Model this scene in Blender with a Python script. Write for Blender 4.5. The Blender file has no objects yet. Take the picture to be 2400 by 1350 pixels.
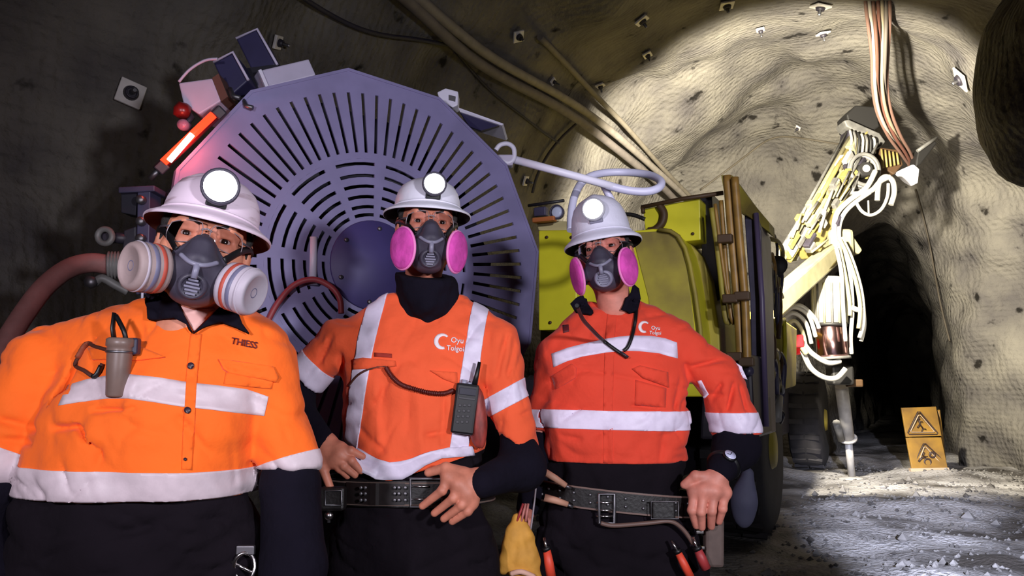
import bpy, bmesh, math, random
import numpy as np
from mathutils import Vector, Matrix, Euler
from mathutils.bvhtree import BVHTree

random.seed(7)
RNG = np.random.default_rng(7)
SC = bpy.context.scene
COL = SC.collection

# ------------------------------------------------------------------ camera
FPX = 1884.0
PITCH = math.atan(225.0 / FPX)
CAMZ = 1.30
cam_d = bpy.data.cameras.new('camera')
cam_d.sensor_width = 36.0
cam_d.lens = FPX / 2400.0 * 36.0
cam_d.clip_start = 0.05
cam_d.clip_end = 200
cam = bpy.data.objects.new('camera', cam_d)
COL.objects.link(cam)
cam.location = (0, 0, CAMZ)
cam.rotation_euler = (math.pi / 2 + PITCH, 0, 0)
SC.camera = cam

# ------------------------------------------------------------------ world, exposure
w = bpy.data.worlds.new('world')
SC.world = w
w.use_nodes = True
w.node_tree.nodes['Background'].inputs[0].default_value = (0.35, 0.33, 0.5, 1)
w.node_tree.nodes['Background'].inputs[1].default_value = 0.012
SC.view_settings.view_transform = 'Standard'
SC.view_settings.look = 'None'
SC.view_settings.exposure = 0.0
SC.view_settings.gamma = 1.0
SC.view_settings.use_curve_mapping = False

# ------------------------------------------------------------------ geometry of the place
# the tunnel runs along A (26 degrees to the right of the view), R points to its right
YAW = math.radians(26)
AX = Vector((math.sin(YAW), math.cos(YAW), 0))
RX = Vector((math.cos(YAW), -math.sin(YAW), 0))


def TW(l, s, z):
    """tunnel coordinates (to the right, along, up) to world"""
    return AX * s + RX * l + Vector((0, 0, z))


def ray(px, py):
    u = (px - 1200) / FPX
    v = (675 - py) / FPX
    return Vector((u, math.cos(PITCH) - v * math.sin(PITCH), math.sin(PITCH) + v * math.cos(PITCH)))


def at(px, py, Y):
    d = ray(px, py)
    t = Y / d.y
    return Vector((d.x * t, Y, CAMZ + d.z * t))


def ppm(Y):
    return FPX / Y


def on_s(px, py, s):
    """(l, s, z) of the pixel on the plane across the tunnel at s"""
    d = ray(px, py)
    t = s / d.dot(AX)
    return (d.dot(RX) * t, s, CAMZ + d.z * t)


def on_l(px, py, l):
    """(l, s, z) of the pixel on the plane along the tunnel at l"""
    d = ray(px, py)
    t = l / d.dot(RX)
    return (l, d.dot(AX) * t, CAMZ + d.z * t)


def spot(name, loc, aim, power, color, angle, blend=0.5, size=0.15):
    d = bpy.data.lights.new(name, 'SPOT')
    d.energy = power
    d.color = color
    d.spot_size = math.radians(angle)
    d.spot_blend = blend
    d.shadow_soft_size = size
    o = bpy.data.objects.new(name, d)
    COL.objects.link(o)
    o.location = loc
    o.rotation_euler = (Vector(aim) - Vector(loc)).to_track_quat('-Z', 'Y').to_euler()
    return o


# unseen spots added beside the camera for the flash-like frontal light
spot('added_front_spot', (-0.95, -0.45, 1.72), at(740, 830, 2.6), 168, (0.93, 0.88, 1.0), 78, 1.0, 0.10)
spot('added_front_spot', (1.40, -0.55, 1.75), at(1230, 640, 3.2), 320, (0.91, 0.90, 1.0), 74, 0.8, 0.10)
# cap lamp of the person beside the photographer, on the muddy floor
spot('cap_lamp', (0.9, -0.3, 1.75), at(2160, 1212, 7.6), 12500, (0.72, 0.78, 1.0), 17.5, 1.0, 0.05)
spot('added_front_spot', (1.50, -0.55, 2.75), at(1480, 600, 5.8), 620, (0.95, 0.94, 1.0), 26, 0.8, 0.08)  # extra unseen spot added to brighten the yellow rig
# working light of the drill rig on the far end, plus two added fill spots
spot('working_and_fill_light', TW(-1.05, 7.4, 3.35), TW(-1.35, 15, 3.2), 5600, (1.0, 0.93, 0.74), 100, 0.35, 0.10)
spot('working_and_fill_light', TW(-0.45, 8.6, 1.6), TW(1.9, 14, 3.3), 900, (1.0, 0.93, 0.76), 56, 0.8, 0.10)  # fill spot added to brighten the right wall
spot('working_and_fill_light', TW(-0.45, 9.2, 1.5), TW(-0.1, 16, 2.2), 75, (1.0, 0.94, 0.82), 90, 0.7, 0.10)  # weak fill spot added to lift the dark side drive


# ------------------------------------------------------------------ materials
def lin(c):
    f = lambda x: x / 12.92 if x <= 0.04045 else ((x + 0.055) / 1.055) ** 2.4
    return tuple(f(v / 255.0) for v in c) + (1.0,)


MATS = {}


def mat(name, rgb, rough=0.6, metal=0.0, var=0.0, vscale=8.0, rgb2=None, bump=0.0, bscale=60.0, emit=None, estr=0.0,
        spec=0.5, stretch=None, bdist=0.01, detail=4.0, alpha=None, trans=0.0, sheen=0.0, contrast=None):
    if name in MATS:
        return MATS[name]
    m = bpy.data.materials.new(name)
    m.use_nodes = True
    nt = m.node_tree
    b = nt.nodes['Principled BSDF']
    c = lin(rgb)
    b.inputs['Base Color'].default_value = c
    b.inputs['Roughness'].default_value = rough
    b.inputs['Metallic'].default_value = metal
    b.inputs['Specular IOR Level'].default_value = spec
    if sheen:
        b.inputs['Sheen Weight'].default_value = sheen
    if trans:
        b.inputs['Transmission Weight'].default_value = trans
    if alpha is not None:
        b.inputs['Alpha'].default_value = alpha
    tc = nt.nodes.new('ShaderNodeTexCoord')
    co = tc.outputs['Object']
    if stretch:
        mp = nt.nodes.new('ShaderNodeMapping')
        mp.inputs['Scale'].default_value = stretch
        nt.links.new(co, mp.inputs['Vector'])
        co = mp.outputs['Vector']
    if var > 0 or rgb2:
        n = nt.nodes.new('ShaderNodeTexNoise')
        n.inputs['Scale'].default_value = vscale
        n.inputs['Detail'].default_value = detail
        nt.links.new(co, n.inputs['Vector'])
        r = nt.nodes.new('ShaderNodeValToRGB')
        lo, hi = contrast or (0.35, 0.65)
        r.color_ramp.elements[0].position = lo
        r.color_ramp.elements[1].position = hi
        if rgb2:
            r.color_ramp.elements[0].color = c
            r.color_ramp.elements[1].color = lin(rgb2)
        else:
            r.color_ramp.elements[0].color = tuple(max(0, x * (1 - var)) for x in c[:3]) + (1,)
            r.color_ramp.elements[1].color = tuple(min(1, x * (1 + var)) for x in c[:3]) + (1,)
        nt.links.new(n.outputs['Fac'], r.inputs['Fac'])
        nt.links.new(r.outputs['Color'], b.inputs['Base Color'])
    if bump > 0:
        n2 = nt.nodes.new('ShaderNodeTexNoise')
        n2.inputs['Scale'].default_value = bscale
        n2.inputs['Detail'].default_value = 5.0
        nt.links.new(co, n2.inputs['Vector'])
        bp = nt.nodes.new('ShaderNodeBump')
        bp.inputs['Strength'].default_value = bump
        bp.inputs['Distance'].default_value = bdist
        nt.links.new(n2.outputs['Fac'], bp.inputs['Height'])
        nt.links.new(bp.outputs['Normal'], b.inputs['Normal'])
    if emit:
        b.inputs['Emission Color'].default_value = lin(emit)
        b.inputs['Emission Strength'].default_value = estr
    MATS[name] = m
    return m


# ------------------------------------------------------------------ object helpers
def tag(o, label=None, cat=None, group=None, kind=None):
    if label:
        o['label'] = label
    if cat:
        o['category'] = cat
    if group:
        o['group'] = group
    if kind:
        o['kind'] = kind
    return o


def empty(name, loc, label=None, cat=None, group=None):
    o = bpy.data.objects.new(name, None)
    o.empty_display_size = 0.1
    COL.objects.link(o)
    o.location = loc
    tag(o, label, cat, group)
    return o


def link(name, me, m=None, parent=None, smooth=True):
    o = bpy.data.objects.new(name, me)
    COL.objects.link(o)
    if m is not None and not me.materials:
        me.materials.append(m)
    if parent is not None:
        o.parent = parent
        o.matrix_parent_inverse = WORLD_INV(parent)
    return o


def WORLD_INV(p):
    M = Matrix.Identity(4)
    q = p
    chain = []
    while q is not None:
        chain.append(q)
        q = q.parent
    for q in reversed(chain):
        M = M @ q.matrix_parent_inverse @ q.matrix_basis if q.parent else q.matrix_basis.copy()
    return M.inverted()


def mesh(name, V, F, m=None, parent=None, smooth=True):
    me = bpy.data.meshes.new(name)
    me.from_pydata([tuple(v) for v in V], [], [tuple(int(i) for i in f) for f in F])
    me.update()
    if smooth and len(me.polygons):
        me.polygons.foreach_set('use_smooth', np.ones(len(me.polygons), bool))
    return link(name, me, m, parent)


class MB:
    """collects solids of ONE part into one mesh (world coordinates)"""

    def __init__(self):
        self.V = []
        self.F = []
        self.sm = []

    def add(self, V, F, smooth=False):
        n = len(self.V)
        self.V += [Vector(v) for v in V]
        self.F += [tuple(i + n for i in f) for f in F]
        self.sm += [smooth] * len(F)
        return self

    def box(self, c, half, M=None, taper=None):
        c = Vector(c)
        M = M or Matrix.Identity(3)
        V = []
        for x in (-1, 1):
            for y in (-1, 1):
                for z in (-1, 1):
                    t = (taper if (taper and z > 0) else 1.0)
                    V.append(c + M @ Vector((x * half[0] * t, y * half[1] * t, z * half[2])))
        F = [(0, 1, 3, 2), (4, 6, 7, 5), (0, 4, 5, 1), (2, 3, 7, 6), (0, 2, 6, 4), (1, 5, 7, 3)]
        return self.add(V, F)

    def bbox(self, c, half, M=None, r=0.01):
        """bevelled box"""
        bm = bmesh.new()
        bmesh.ops.create_cube(bm, size=2.0)
        for v in bm.verts:
            v.co = Vector((v.co.x * half[0], v.co.y * half[1], v.co.z * half[2]))
        r = min(r, min(half) * 0.9)
        bmesh.ops.bevel(bm, geom=list(bm.edges), offset=r, segments=2, affect='EDGES', profile=0.5)
        bm.verts.index_update()
        M = M or Matrix.Identity(3)
        V = [Vector(c) + M @ v.co for v in bm.verts]
        F = [tuple(v.index for v in f.verts) for f in bm.faces]
        bm.free()
        return self.add(V, F)

    def tube(self, pts, r, n=10, closed=False, caps=True, flat=None):
        pts = [Vector(p) for p in pts]
        k = len(pts)
        rs = r if isinstance(r, (list, tuple)) else [r] * k
        V, F = [], []
        prev = None
        for i, p in enumerate(pts):
            if closed:
                t = pts[(i + 1) % k] - pts[i - 1]
            else:
                t = pts[min(i + 1, k - 1)] - pts[max(i - 1, 0)]
            t = t.normalized() if t.length > 1e-9 else Vector((0, 0, 1))
            if prev is None:
                up = Vector((0, 0, 1)) if abs(t.z) < 0.9 else Vector((1, 0, 0))
                u = t.cross(up).normalized()
            else:
                u = (prev - t * prev.dot(t))
                u = u.normalized() if u.length > 1e-6 else t.orthogonal().normalized()
            prev = u
            wv = t.cross(u)
            fu, fw = flat or (1, 1)
            for j in range(n):
                a = 2 * math.pi * j / n
                V.append(p + (u * math.cos(a) * fu + wv * math.sin(a) * fw) * rs[i])
        m = k if closed else k - 1
        for i in range(m):
            for j in range(n):
                i2 = (i + 1) % k
                F.append((i * n + j, i * n + (j + 1) % n, i2 * n + (j + 1) % n, i2 * n + j))
        self.add(V, F, True)
        if caps and not closed:
            n0 = len(self.V) - k * n
            self.F.append(tuple(n0 + j for j in reversed(range(n))))
            self.sm.append(False)
            self.F.append(tuple(n0 + (k - 1) * n + j for j in range(n)))
            self.sm.append(False)
        return self

    def lathe(self, prof, c, axis, n=24, smooth=True, ref=None):
        """prof: list of (radius, height along axis)"""
        c = Vector(c)
        axis = Vector(axis).normalized()
        u = (Vector(ref) - axis * axis.dot(Vector(ref))).normalized() if ref else axis.orthogonal().normalized()
        v = axis.cross(u)
        V, F = [], []
        for (r, h) in prof:
            for j in range(n):
                a = 2 * math.pi * j / n
                V.append(c + axis * h + (u * math.cos(a) + v * math.sin(a)) * r)
        k = len(prof)
        for i in range(k - 1):
            for j in range(n):
                F.append((i * n + j, i * n + (j + 1) % n, (i + 1) * n + (j + 1) % n, (i + 1) * n + j))
        self.add(V, F, smooth)
        n0 = len(self.V) - k * n
        if prof[0][0] > 1e-6:
            self.F.append(tuple(n0 + j for j in reversed(range(n))))
            self.sm.append(False)
        if prof[-1][0] > 1e-6:
            self.F.append(tuple(n0 + (k - 1) * n + j for j in range(n)))
            self.sm.append(False)
        return self

    def cyl(self, a, b, r, n=16, r2=None):
        a = Vector(a)
        b = Vector(b)
        return self.lathe([(r, 0), (r if r2 is None else r2, (b - a).length)], a, b - a, n)

    def prism(self, poly, depth_vec):
        """polygon (world points) extruded by a vector"""
        poly = [Vector(p) for p in poly]
        d = Vector(depth_vec)
        n = len(poly)
        V = poly + [p + d for p in poly]
        F = [tuple(range(n)), tuple(reversed(range(n, 2 * n)))]
        for i in range(n):
            j = (i + 1) % n
            F.append((i, i + n, j + n, j)[::-1])
        return self.add(V, F)

    def build(self, name, m, parent=None, bevel=0.0):
        me = bpy.data.meshes.new(name)
        me.from_pydata([tuple(v) for v in self.V], [], self.F)
        me.update()
        me.polygons.foreach_set('use_smooth', np.array(self.sm, bool))
        bm = bmesh.new()
        bm.from_mesh(me)
        bmesh.ops.recalc_face_normals(bm, faces=bm.faces)
        bm.to_mesh(me)
        bm.free()
        o = link(name, me, m, parent)
        if bevel > 0:
            md = o.modifiers.new('bevel', 'BEVEL')
            md.width = bevel
            md.segments = 2
            md.limit_method = 'ANGLE'
            md.angle_limit = math.radians(40)
        return o


def spline(pts, n=8, closed=False):
    """Catmull-Rom through points"""
    P = [Vector(p) for p in pts]
    k = len(P)
    out = []
    m = k if closed else k - 1
    for i in range(m):
        if closed:
            p0, p1, p2, p3 = P[i - 1], P[i], P[(i + 1) % k], P[(i + 2) % k]
        else:
            p0, p1, p2, p3 = P[max(i - 1, 0)], P[i], P[i + 1], P[min(i + 2, k - 1)]
        for j in range(n):
            t = j / n
            out.append(0.5 * ((2 * p1) + (p2 - p0) * t + (2 * p0 - 5 * p1 + 4 * p2 - p3) * t * t +
                              (3 * p1 - p0 - 3 * p2 + p3) * t ** 3))
    if not closed:
        out.append(P[-1])
    return out


def rot_to(zdir, xdir=None):
    z = Vector(zdir).normalized()
    x = Vector(xdir) if xdir is not None else z.orthogonal()
    x = (x - z * x.dot(z)).normalized()
    y = z.cross(x)
    return Matrix((x, y, z)).transposed()


# ------------------------------------------------------------------ distance fields -> meshes
def surface_nets(F, org, h):
    S = F < 0
    nx, ny, nz = F.shape
    cs = [(i, j, k) for i in (0, 1) for j in (0, 1) for k in (0, 1)]
    cnt = np.zeros((nx - 1, ny - 1, nz - 1), np.int8)
    for o in cs:
        cnt += S[o[0]:nx - 1 + o[0], o[1]:ny - 1 + o[1], o[2]:nz - 1 + o[2]]
    act = (cnt > 0) & (cnt < 8)
    I = np.argwhere(act)
    idx = np.full(act.shape, -1, np.int64)
    idx[act] = np.arange(len(I))
    acc = np.zeros((len(I), 3))
    num = np.zeros(len(I))
    corner = {o: F[I[:, 0] + o[0], I[:, 1] + o[1], I[:, 2] + o[2]] for o in cs}
    for a in cs:
        for ax in range(3):
            if a[ax]:
                continue
            b = list(a)
            b[ax] = 1
            fa, fb = corner[a], corner[tuple(b)]
            m = (fa < 0) != (fb < 0)
            t = fa[m] / (fa[m] - fb[m])
            p = np.tile(np.array(a, float), (m.sum(), 1))
            p[:, ax] += t
            acc[m] += p
            num[m] += 1
    V = np.array(org) + h * (I + acc / num[:, None])
    quads = []
    for ax in range(3):
        b1, b2 = (ax + 1) % 3, (ax + 2) % 3
        sl1 = [slice(None)] * 3
        sl2 = [slice(None)] * 3
        sl1[ax] = slice(0, -1)
        sl2[ax] = slice(1, None)
        ch = S[tuple(sl1)] != S[tuple(sl2)]
        E = np.argwhere(ch)
        ok = (E[:, b1] > 0) & (E[:, b2] > 0) & (E[:, b1] < F.shape[b1] - 1) & (E[:, b2] < F.shape[b2] - 1)
        E = E[ok]
        q = []
        for (d1, d2) in ((-1, -1), (0, -1), (0, 0), (-1, 0)):
            c = E.copy()
            c[:, b1] += d1
            c[:, b2] += d2
            q.append(idx[c[:, 0], c[:, 1], c[:, 2]])
        q = np.stack(q, 1)
        ins = S[E[:, 0], E[:, 1], E[:, 2]]
        q[~ins] = q[~ins][:, ::-1]
        quads.append(q)
    Q = np.concatenate(quads)
    return V, Q[(Q >= 0).all(1)]


def smin(a, b, k):
    if k <= 0:
        return np.minimum(a, b)
    h = np.clip(0.5 + 0.5 * (b - a) / k, 0, 1)
    return b + (a - b) * h - k * h * (1 - h)


def smax(a, b, k):
    return -smin(-a, -b, k)


class Field:
    def __init__(self, lo, hi, h):
        self.lo = np.array(lo, float)
        self.h = h
        n = np.ceil((np.array(hi) - self.lo) / h).astype(int) + 1
        self.F = np.full(n, 0.6)
        self.ax = [self.lo[i] + h * np.arange(n[i]) for i in range(3)]

    def win(self, lo, hi):
        s = []
        for i in range(3):
            a = int(max(0, math.floor((lo[i] - self.lo[i]) / self.h)))
            b = int(min(len(self.ax[i]), math.ceil((hi[i] - self.lo[i]) / self.h) + 1))
            if b <= a:
                return None, None
            s.append(slice(a, b))
        g = (self.ax[0][s[0]][:, None, None], self.ax[1][s[1]][None, :, None], self.ax[2][s[2]][None, None, :])
        return tuple(s), g

    def _put(self, s, d, k, op):
        if op == 'add':
            self.F[s] = smin(self.F[s], d, k)
        elif op == 'sub':
            self.F[s] = smax(self.F[s], -d, k)
        else:
            self.F[s] = smax(self.F[s], d, k)

    def cap(self, a, b, ra, rb=None, k=0.02, op='add', sc=(1, 1, 1), grow=0.0):
        rb = ra if rb is None else rb
        ra, rb = ra + grow, rb + grow
        a = np.array(a, float)
        b = np.array(b, float)
        m = (max(ra, rb)) * max(1 / min(sc), 1) + k + 3 * self.h
        s, g = self.win(np.minimum(a, b) - m, np.maximum(a, b) + m)
        if s is None:
            return self
        ba = (b - a) * np.array(sc)
        P = [(g[i] - a[i]) * sc[i] for i in range(3)]
        t = np.clip((P[0] * ba[0] + P[1] * ba[1] + P[2] * ba[2]) / max(ba @ ba, 1e-12), 0, 1)
        d = np.sqrt((P[0] - t * ba[0]) ** 2 + (P[1] - t * ba[1]) ** 2 + (P[2] - t * ba[2]) ** 2) - (ra + t * (rb - ra))
        self._put(s, d, k, op)
        return self

    def chain(self, pts, rs, k=0.02, grow=0.0, op='add', sc=(1, 1, 1)):
        for i in range(len(pts) - 1):
            self.cap(pts[i], pts[i + 1], rs[i], rs[i + 1], k, op, sc, grow)
        return self

    def ell(self, c, r, k=0.02, R=None, op='add', grow=0.0):
        r = np.array(r, float) + grow
        c = np.array(c, float)
        m = r.max() + k + 3 * self.h
        s, g = self.win(c - m, c + m)
        if s is None:
            return self
        P = [g[i] - c[i] for i in range(3)]
        if R is not None:
            Rm = np.array(R)
            P = [P[0] * Rm[0, i] + P[1] * Rm[1, i] + P[2] * Rm[2, i] for i in range(3)]
        k0 = np.sqrt((P[0] / r[0]) ** 2 + (P[1] / r[1]) ** 2 + (P[2] / r[2]) ** 2)
        k1 = np.sqrt((P[0] / r[0] ** 2) ** 2 + (P[1] / r[1] ** 2) ** 2 + (P[2] / r[2] ** 2) ** 2) + 1e-9
        self._put(s, k0 * (k0 - 1) / k1, k, op)
        return self

    def half(self, c, n, op='cut', k=0.0):
        """keep the side the normal n points away from"""
        n = np.array(n, float)
        n = n / np.linalg.norm(n)
        g = (self.ax[0][:, None, None], self.ax[1][None, :, None], self.ax[2][None, None, :])
        d = (g[0] - c[0]) * n[0] + (g[1] - c[1]) * n[1] + (g[2] - c[2]) * n[2]
        self.F = smax(self.F, d, k)
        return self

    def loft(self, rows, k=0.03, grow=0.0, e=2.2, op='add'):
        """rows: (z, x centre, y centre, half width, half depth) from low z to high z"""
        rows = np.array(sorted(rows, key=lambda r: r[0]), float)
        m = 0.06 + k + 3 * self.h
        lo = [(rows[:, 1] - rows[:, 3]).min() - m, (rows[:, 2] - rows[:, 4]).min() - m, rows[0, 0] - m]
        hi = [(rows[:, 1] + rows[:, 3]).max() + m, (rows[:, 2] + rows[:, 4]).max() + m, rows[-1, 0] + m]
        s, g = self.win(lo, hi)
        z = g[2].ravel()
        zz = np.clip(z, rows[0, 0], rows[-1, 0])
        f = lambda i: smooth_interp(zz, rows[:, 0], rows[:, i])[None, None, :]
        cx, cy, a, b = f(1), f(2), f(3) + grow, f(4) + grow
        q = (np.abs((g[0] - cx) / a) ** e + np.abs((g[1] - cy) / b) ** e) ** (1 / e)
        dr = (q - 1) * np.minimum(a, b)
        dz = np.maximum(z - rows[-1, 0], rows[0, 0] - z)[None, None, :]
        d = np.where(dz > 0, np.sqrt(np.maximum(dr, 0) ** 2 + np.maximum(dz, 0) ** 2) + np.minimum(np.maximum(dr, dz), 0), dr)
        self._put(s, d, k, op)
        return self

    def groove(self, a, b, w, depth):
        """a crease (depth > 0) or a ridge (depth < 0) along a segment"""
        a = np.array(a, float)
        b = np.array(b, float)
        m = 3 * w
        s, g = self.win(np.minimum(a, b) - m, np.maximum(a, b) + m)
        if s is None:
            return self
        ba = b - a
        P = [g[i] - a[i] for i in range(3)]
        t = np.clip((P[0] * ba[0] + P[1] * ba[1] + P[2] * ba[2]) / max(ba @ ba, 1e-12), 0, 1)
        d2 = (P[0] - t * ba[0]) ** 2 + 0.08 * (P[1] - t * ba[1]) ** 2 + (P[2] - t * ba[2]) ** 2
        tap = np.sqrt(np.clip(4 * (t + 0.08) * (1.08 - t), 0, 1))
        self.F[s] = self.F[s] + depth * tap * np.exp(-d2 / (w * w))
        return self

    def noise(self, amp, wave, seed=0, n=10):
        r = np.random.default_rng(seed)
        g = (self.ax[0][:, None, None], self.ax[1][None, :, None], self.ax[2][None, None, :])
        for i in range(n):
            v = r.normal(size=3)
            v = v / np.linalg.norm(v) * 2 * np.pi / (wave * r.uniform(0.6, 1.6))
            self.F += amp / math.sqrt(n) * np.sin(g[0] * v[0] + g[1] * v[1] + g[2] * v[2] + r.uniform(0, 6.28))
        return self

    def wrinkle(self, amp, wave, seed, bias=(0.4, 0.2, 1.0), n=5):
        """sharp cloth creases in patches"""
        r = np.random.default_rng(seed)
        g = (self.ax[0][:, None, None], self.ax[1][None, :, None], self.ax[2][None, None, :])
        for i in range(n):
            v = r.normal(size=3) * np.array(bias)
            v = v / np.linalg.norm(v) * np.pi / (wave * r.uniform(0.7, 1.5))
            u = r.normal(size=3)
            u = u / np.linalg.norm(u) * 2 * np.pi / 0.22
            q = r.normal(size=3)
            q = q / np.linalg.norm(q) * 2 * np.pi / 0.30
            ph = g[0] * v[0] + g[1] * v[1] + g[2] * v[2] + 0.9 * np.sin(g[0] * u[0] + g[1] * u[1] + g[2] * u[2] + r.uniform(0, 6.28))
            mk = np.clip(np.sin(g[0] * q[0] + g[1] * q[1] + g[2] * q[2] + r.uniform(0, 6.28)) * 1.7 - 0.85, 0, 1)
            self.F += amp * mk * (1 - np.abs(np.sin(ph))) ** 4
        return self

    def mesh(self):
        return surface_nets(self.F, self.lo, self.h)


def smooth_interp(x, xp, fp):
    """monotone-ish cubic interpolation"""
    m = np.gradient(fp, xp)
    i = np.clip(np.searchsorted(xp, x) - 1, 0, len(xp) - 2)
    h = xp[i + 1] - xp[i]
    t = (x - xp[i]) / h
    h00 = 2 * t ** 3 - 3 * t ** 2 + 1
    h10 = t ** 3 - 2 * t ** 2 + t
    h01 = -2 * t ** 3 + 3 * t ** 2
    h11 = t ** 3 - t ** 2
    return h00 * fp[i] + h10 * h * m[i] + h01 * fp[i + 1] + h11 * h * m[i + 1]


def npmesh(name, V, Q, m=None, parent=None):
    me = bpy.data.meshes.new(name)
    V = np.asarray(V, np.float32)
    Q = np.asarray(Q, np.int32)
    me.vertices.add(len(V))
    me.vertices.foreach_set('co', V.ravel())
    me.loops.add(Q.size)
    me.loops.foreach_set('vertex_index', Q.ravel())
    me.polygons.add(len(Q))
    me.polygons.foreach_set('loop_start', np.arange(0, Q.size, Q.shape[1], dtype=np.int32))
    me.polygons.foreach_set('loop_total', np.full(len(Q), Q.shape[1], np.int32))
    me.polygons.foreach_set('use_smooth', np.ones(len(Q), bool))
    me.update(calc_edges=True)
    me.validate()
    return link(name, me, m, parent)


def relax(V, Q, it=2, f=0.5):
    """Laplacian smoothing"""
    V = V.copy()
    e = np.concatenate([Q[:, [0, 1]], Q[:, [1, 2]], Q[:, [2, 3]], Q[:, [3, 0]]])
    n = len(V)
    deg = np.bincount(e[:, 0], minlength=n) + np.bincount(e[:, 1], minlength=n)
    deg = np.maximum(deg, 1)[:, None]
    for _ in range(it):
        A = np.zeros_like(V)
        for c in range(3):
            A[:, c] = np.bincount(e[:, 0], V[e[:, 1], c], n) + np.bincount(e[:, 1], V[e[:, 0], c], n)
        V = V + f * (A / deg - V)
    return V
# ------------------------------------------------------------------ the tunnel
def rock_material():
    m = bpy.data.materials.new('shotcrete')
    m.use_nodes = True
    nt = m.node_tree
    b = nt.nodes['Principled BSDF']
    b.inputs['Roughness'].default_value = 0.9
    b.inputs['Specular IOR Level'].default_value = 0.2
    tc = nt.nodes.new('ShaderNodeTexCoord')
    N = lambda s, d=6: (lambda n: (n.inputs['Scale'].__setattr__('default_value', s), n.inputs['Detail'].__setattr__('default_value', d),
                                   nt.links.new(tc.outputs['Object'], n.inputs['Vector']), n)[-1])(nt.nodes.new('ShaderNodeTexNoise'))
    n1 = N(1.6)
    r1 = nt.nodes.new('ShaderNodeValToRGB')
    r1.color_ramp.elements[0].position = 0.3
    r1.color_ramp.elements[0].color = lin((78, 74, 74))
    r1.color_ramp.elements[1].position = 0.68
    r1.color_ramp.elements[1].color = lin((118, 113, 105))
    nt.links.new(n1.outputs['Fac'], r1.inputs['Fac'])
    # dark pits and scars
    n2 = N(3.2, 8)
    r2 = nt.nodes.new('ShaderNodeValToRGB')
    r2.color_ramp.elements[0].position = 0.30
    r2.color_ramp.elements[0].color = (0.12, 0.11, 0.10, 1)
    r2.color_ramp.elements[1].position = 0.36
    r2.color_ramp.elements[1].color = (1, 1, 1, 1)
    nt.links.new(n2.outputs['Fac'], r2.inputs['Fac'])
    mx = nt.nodes.new('ShaderNodeMix')
    mx.data_type = 'RGBA'
    mx.blend_type = 'MULTIPLY'
    mx.inputs[0].default_value = 1.0
    nt.links.new(r1.outputs['Color'], mx.inputs[6])
    nt.links.new(r2.outputs['Color'], mx.inputs[7])
    nt.links.new(mx.outputs[2], b.inputs['Base Color'])
    # relief: the weld mesh showing through, and sprayed grain
    mp = nt.nodes.new('ShaderNodeMapping')
    mp.inputs['Rotation'].default_value = (0, 0, -YAW * -1)
    nt.links.new(tc.outputs['Object'], mp.inputs['Vector'])
    waves = []
    for d, sc in (('Y', 4.2), ('Z', 4.2), ('X', 4.2)):
        wv = nt.nodes.new('ShaderNodeTexWave')
        wv.bands_direction = d
        wv.inputs['Scale'].default_value = sc
        wv.inputs['Distortion'].default_value = 0.5
        wv.inputs['Detail'].default_value = 1
        nt.links.new(mp.outputs['Vector'], wv.inputs['Vector'])
        waves.append(wv)
    n3 = N(13, 10)
    add = nt.nodes.new('ShaderNodeMath')
    add.operation = 'ADD'
    nt.links.new(waves[0].outputs['Fac'], add.inputs[0])
    nt.links.new(waves[1].outputs['Fac'], add.inputs[1])
    mul = nt.nodes.new('ShaderNodeMath')
    mul.operation = 'MULTIPLY_ADD'
    mul.inputs[1].default_value = 0.11
    nt.links.new(add.outputs[0], mul.inputs[0])
    nt.links.new(n3.outputs['Fac'], mul.inputs[2])
    bp = nt.nodes.new('ShaderNodeBump')
    bp.inputs['Strength'].default_value = 0.75
    bp.inputs['Distance'].default_value = 0.06
    nt.links.new(mul.outputs[0], bp.inputs['Height'])
    nt.links.new(bp.outputs['Normal'], b.inputs['Normal'])
    return m


ROCK = rock_material()
LC = -1.2          # centre line of the drive, to the left of the camera
END_S = 15.2


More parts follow.
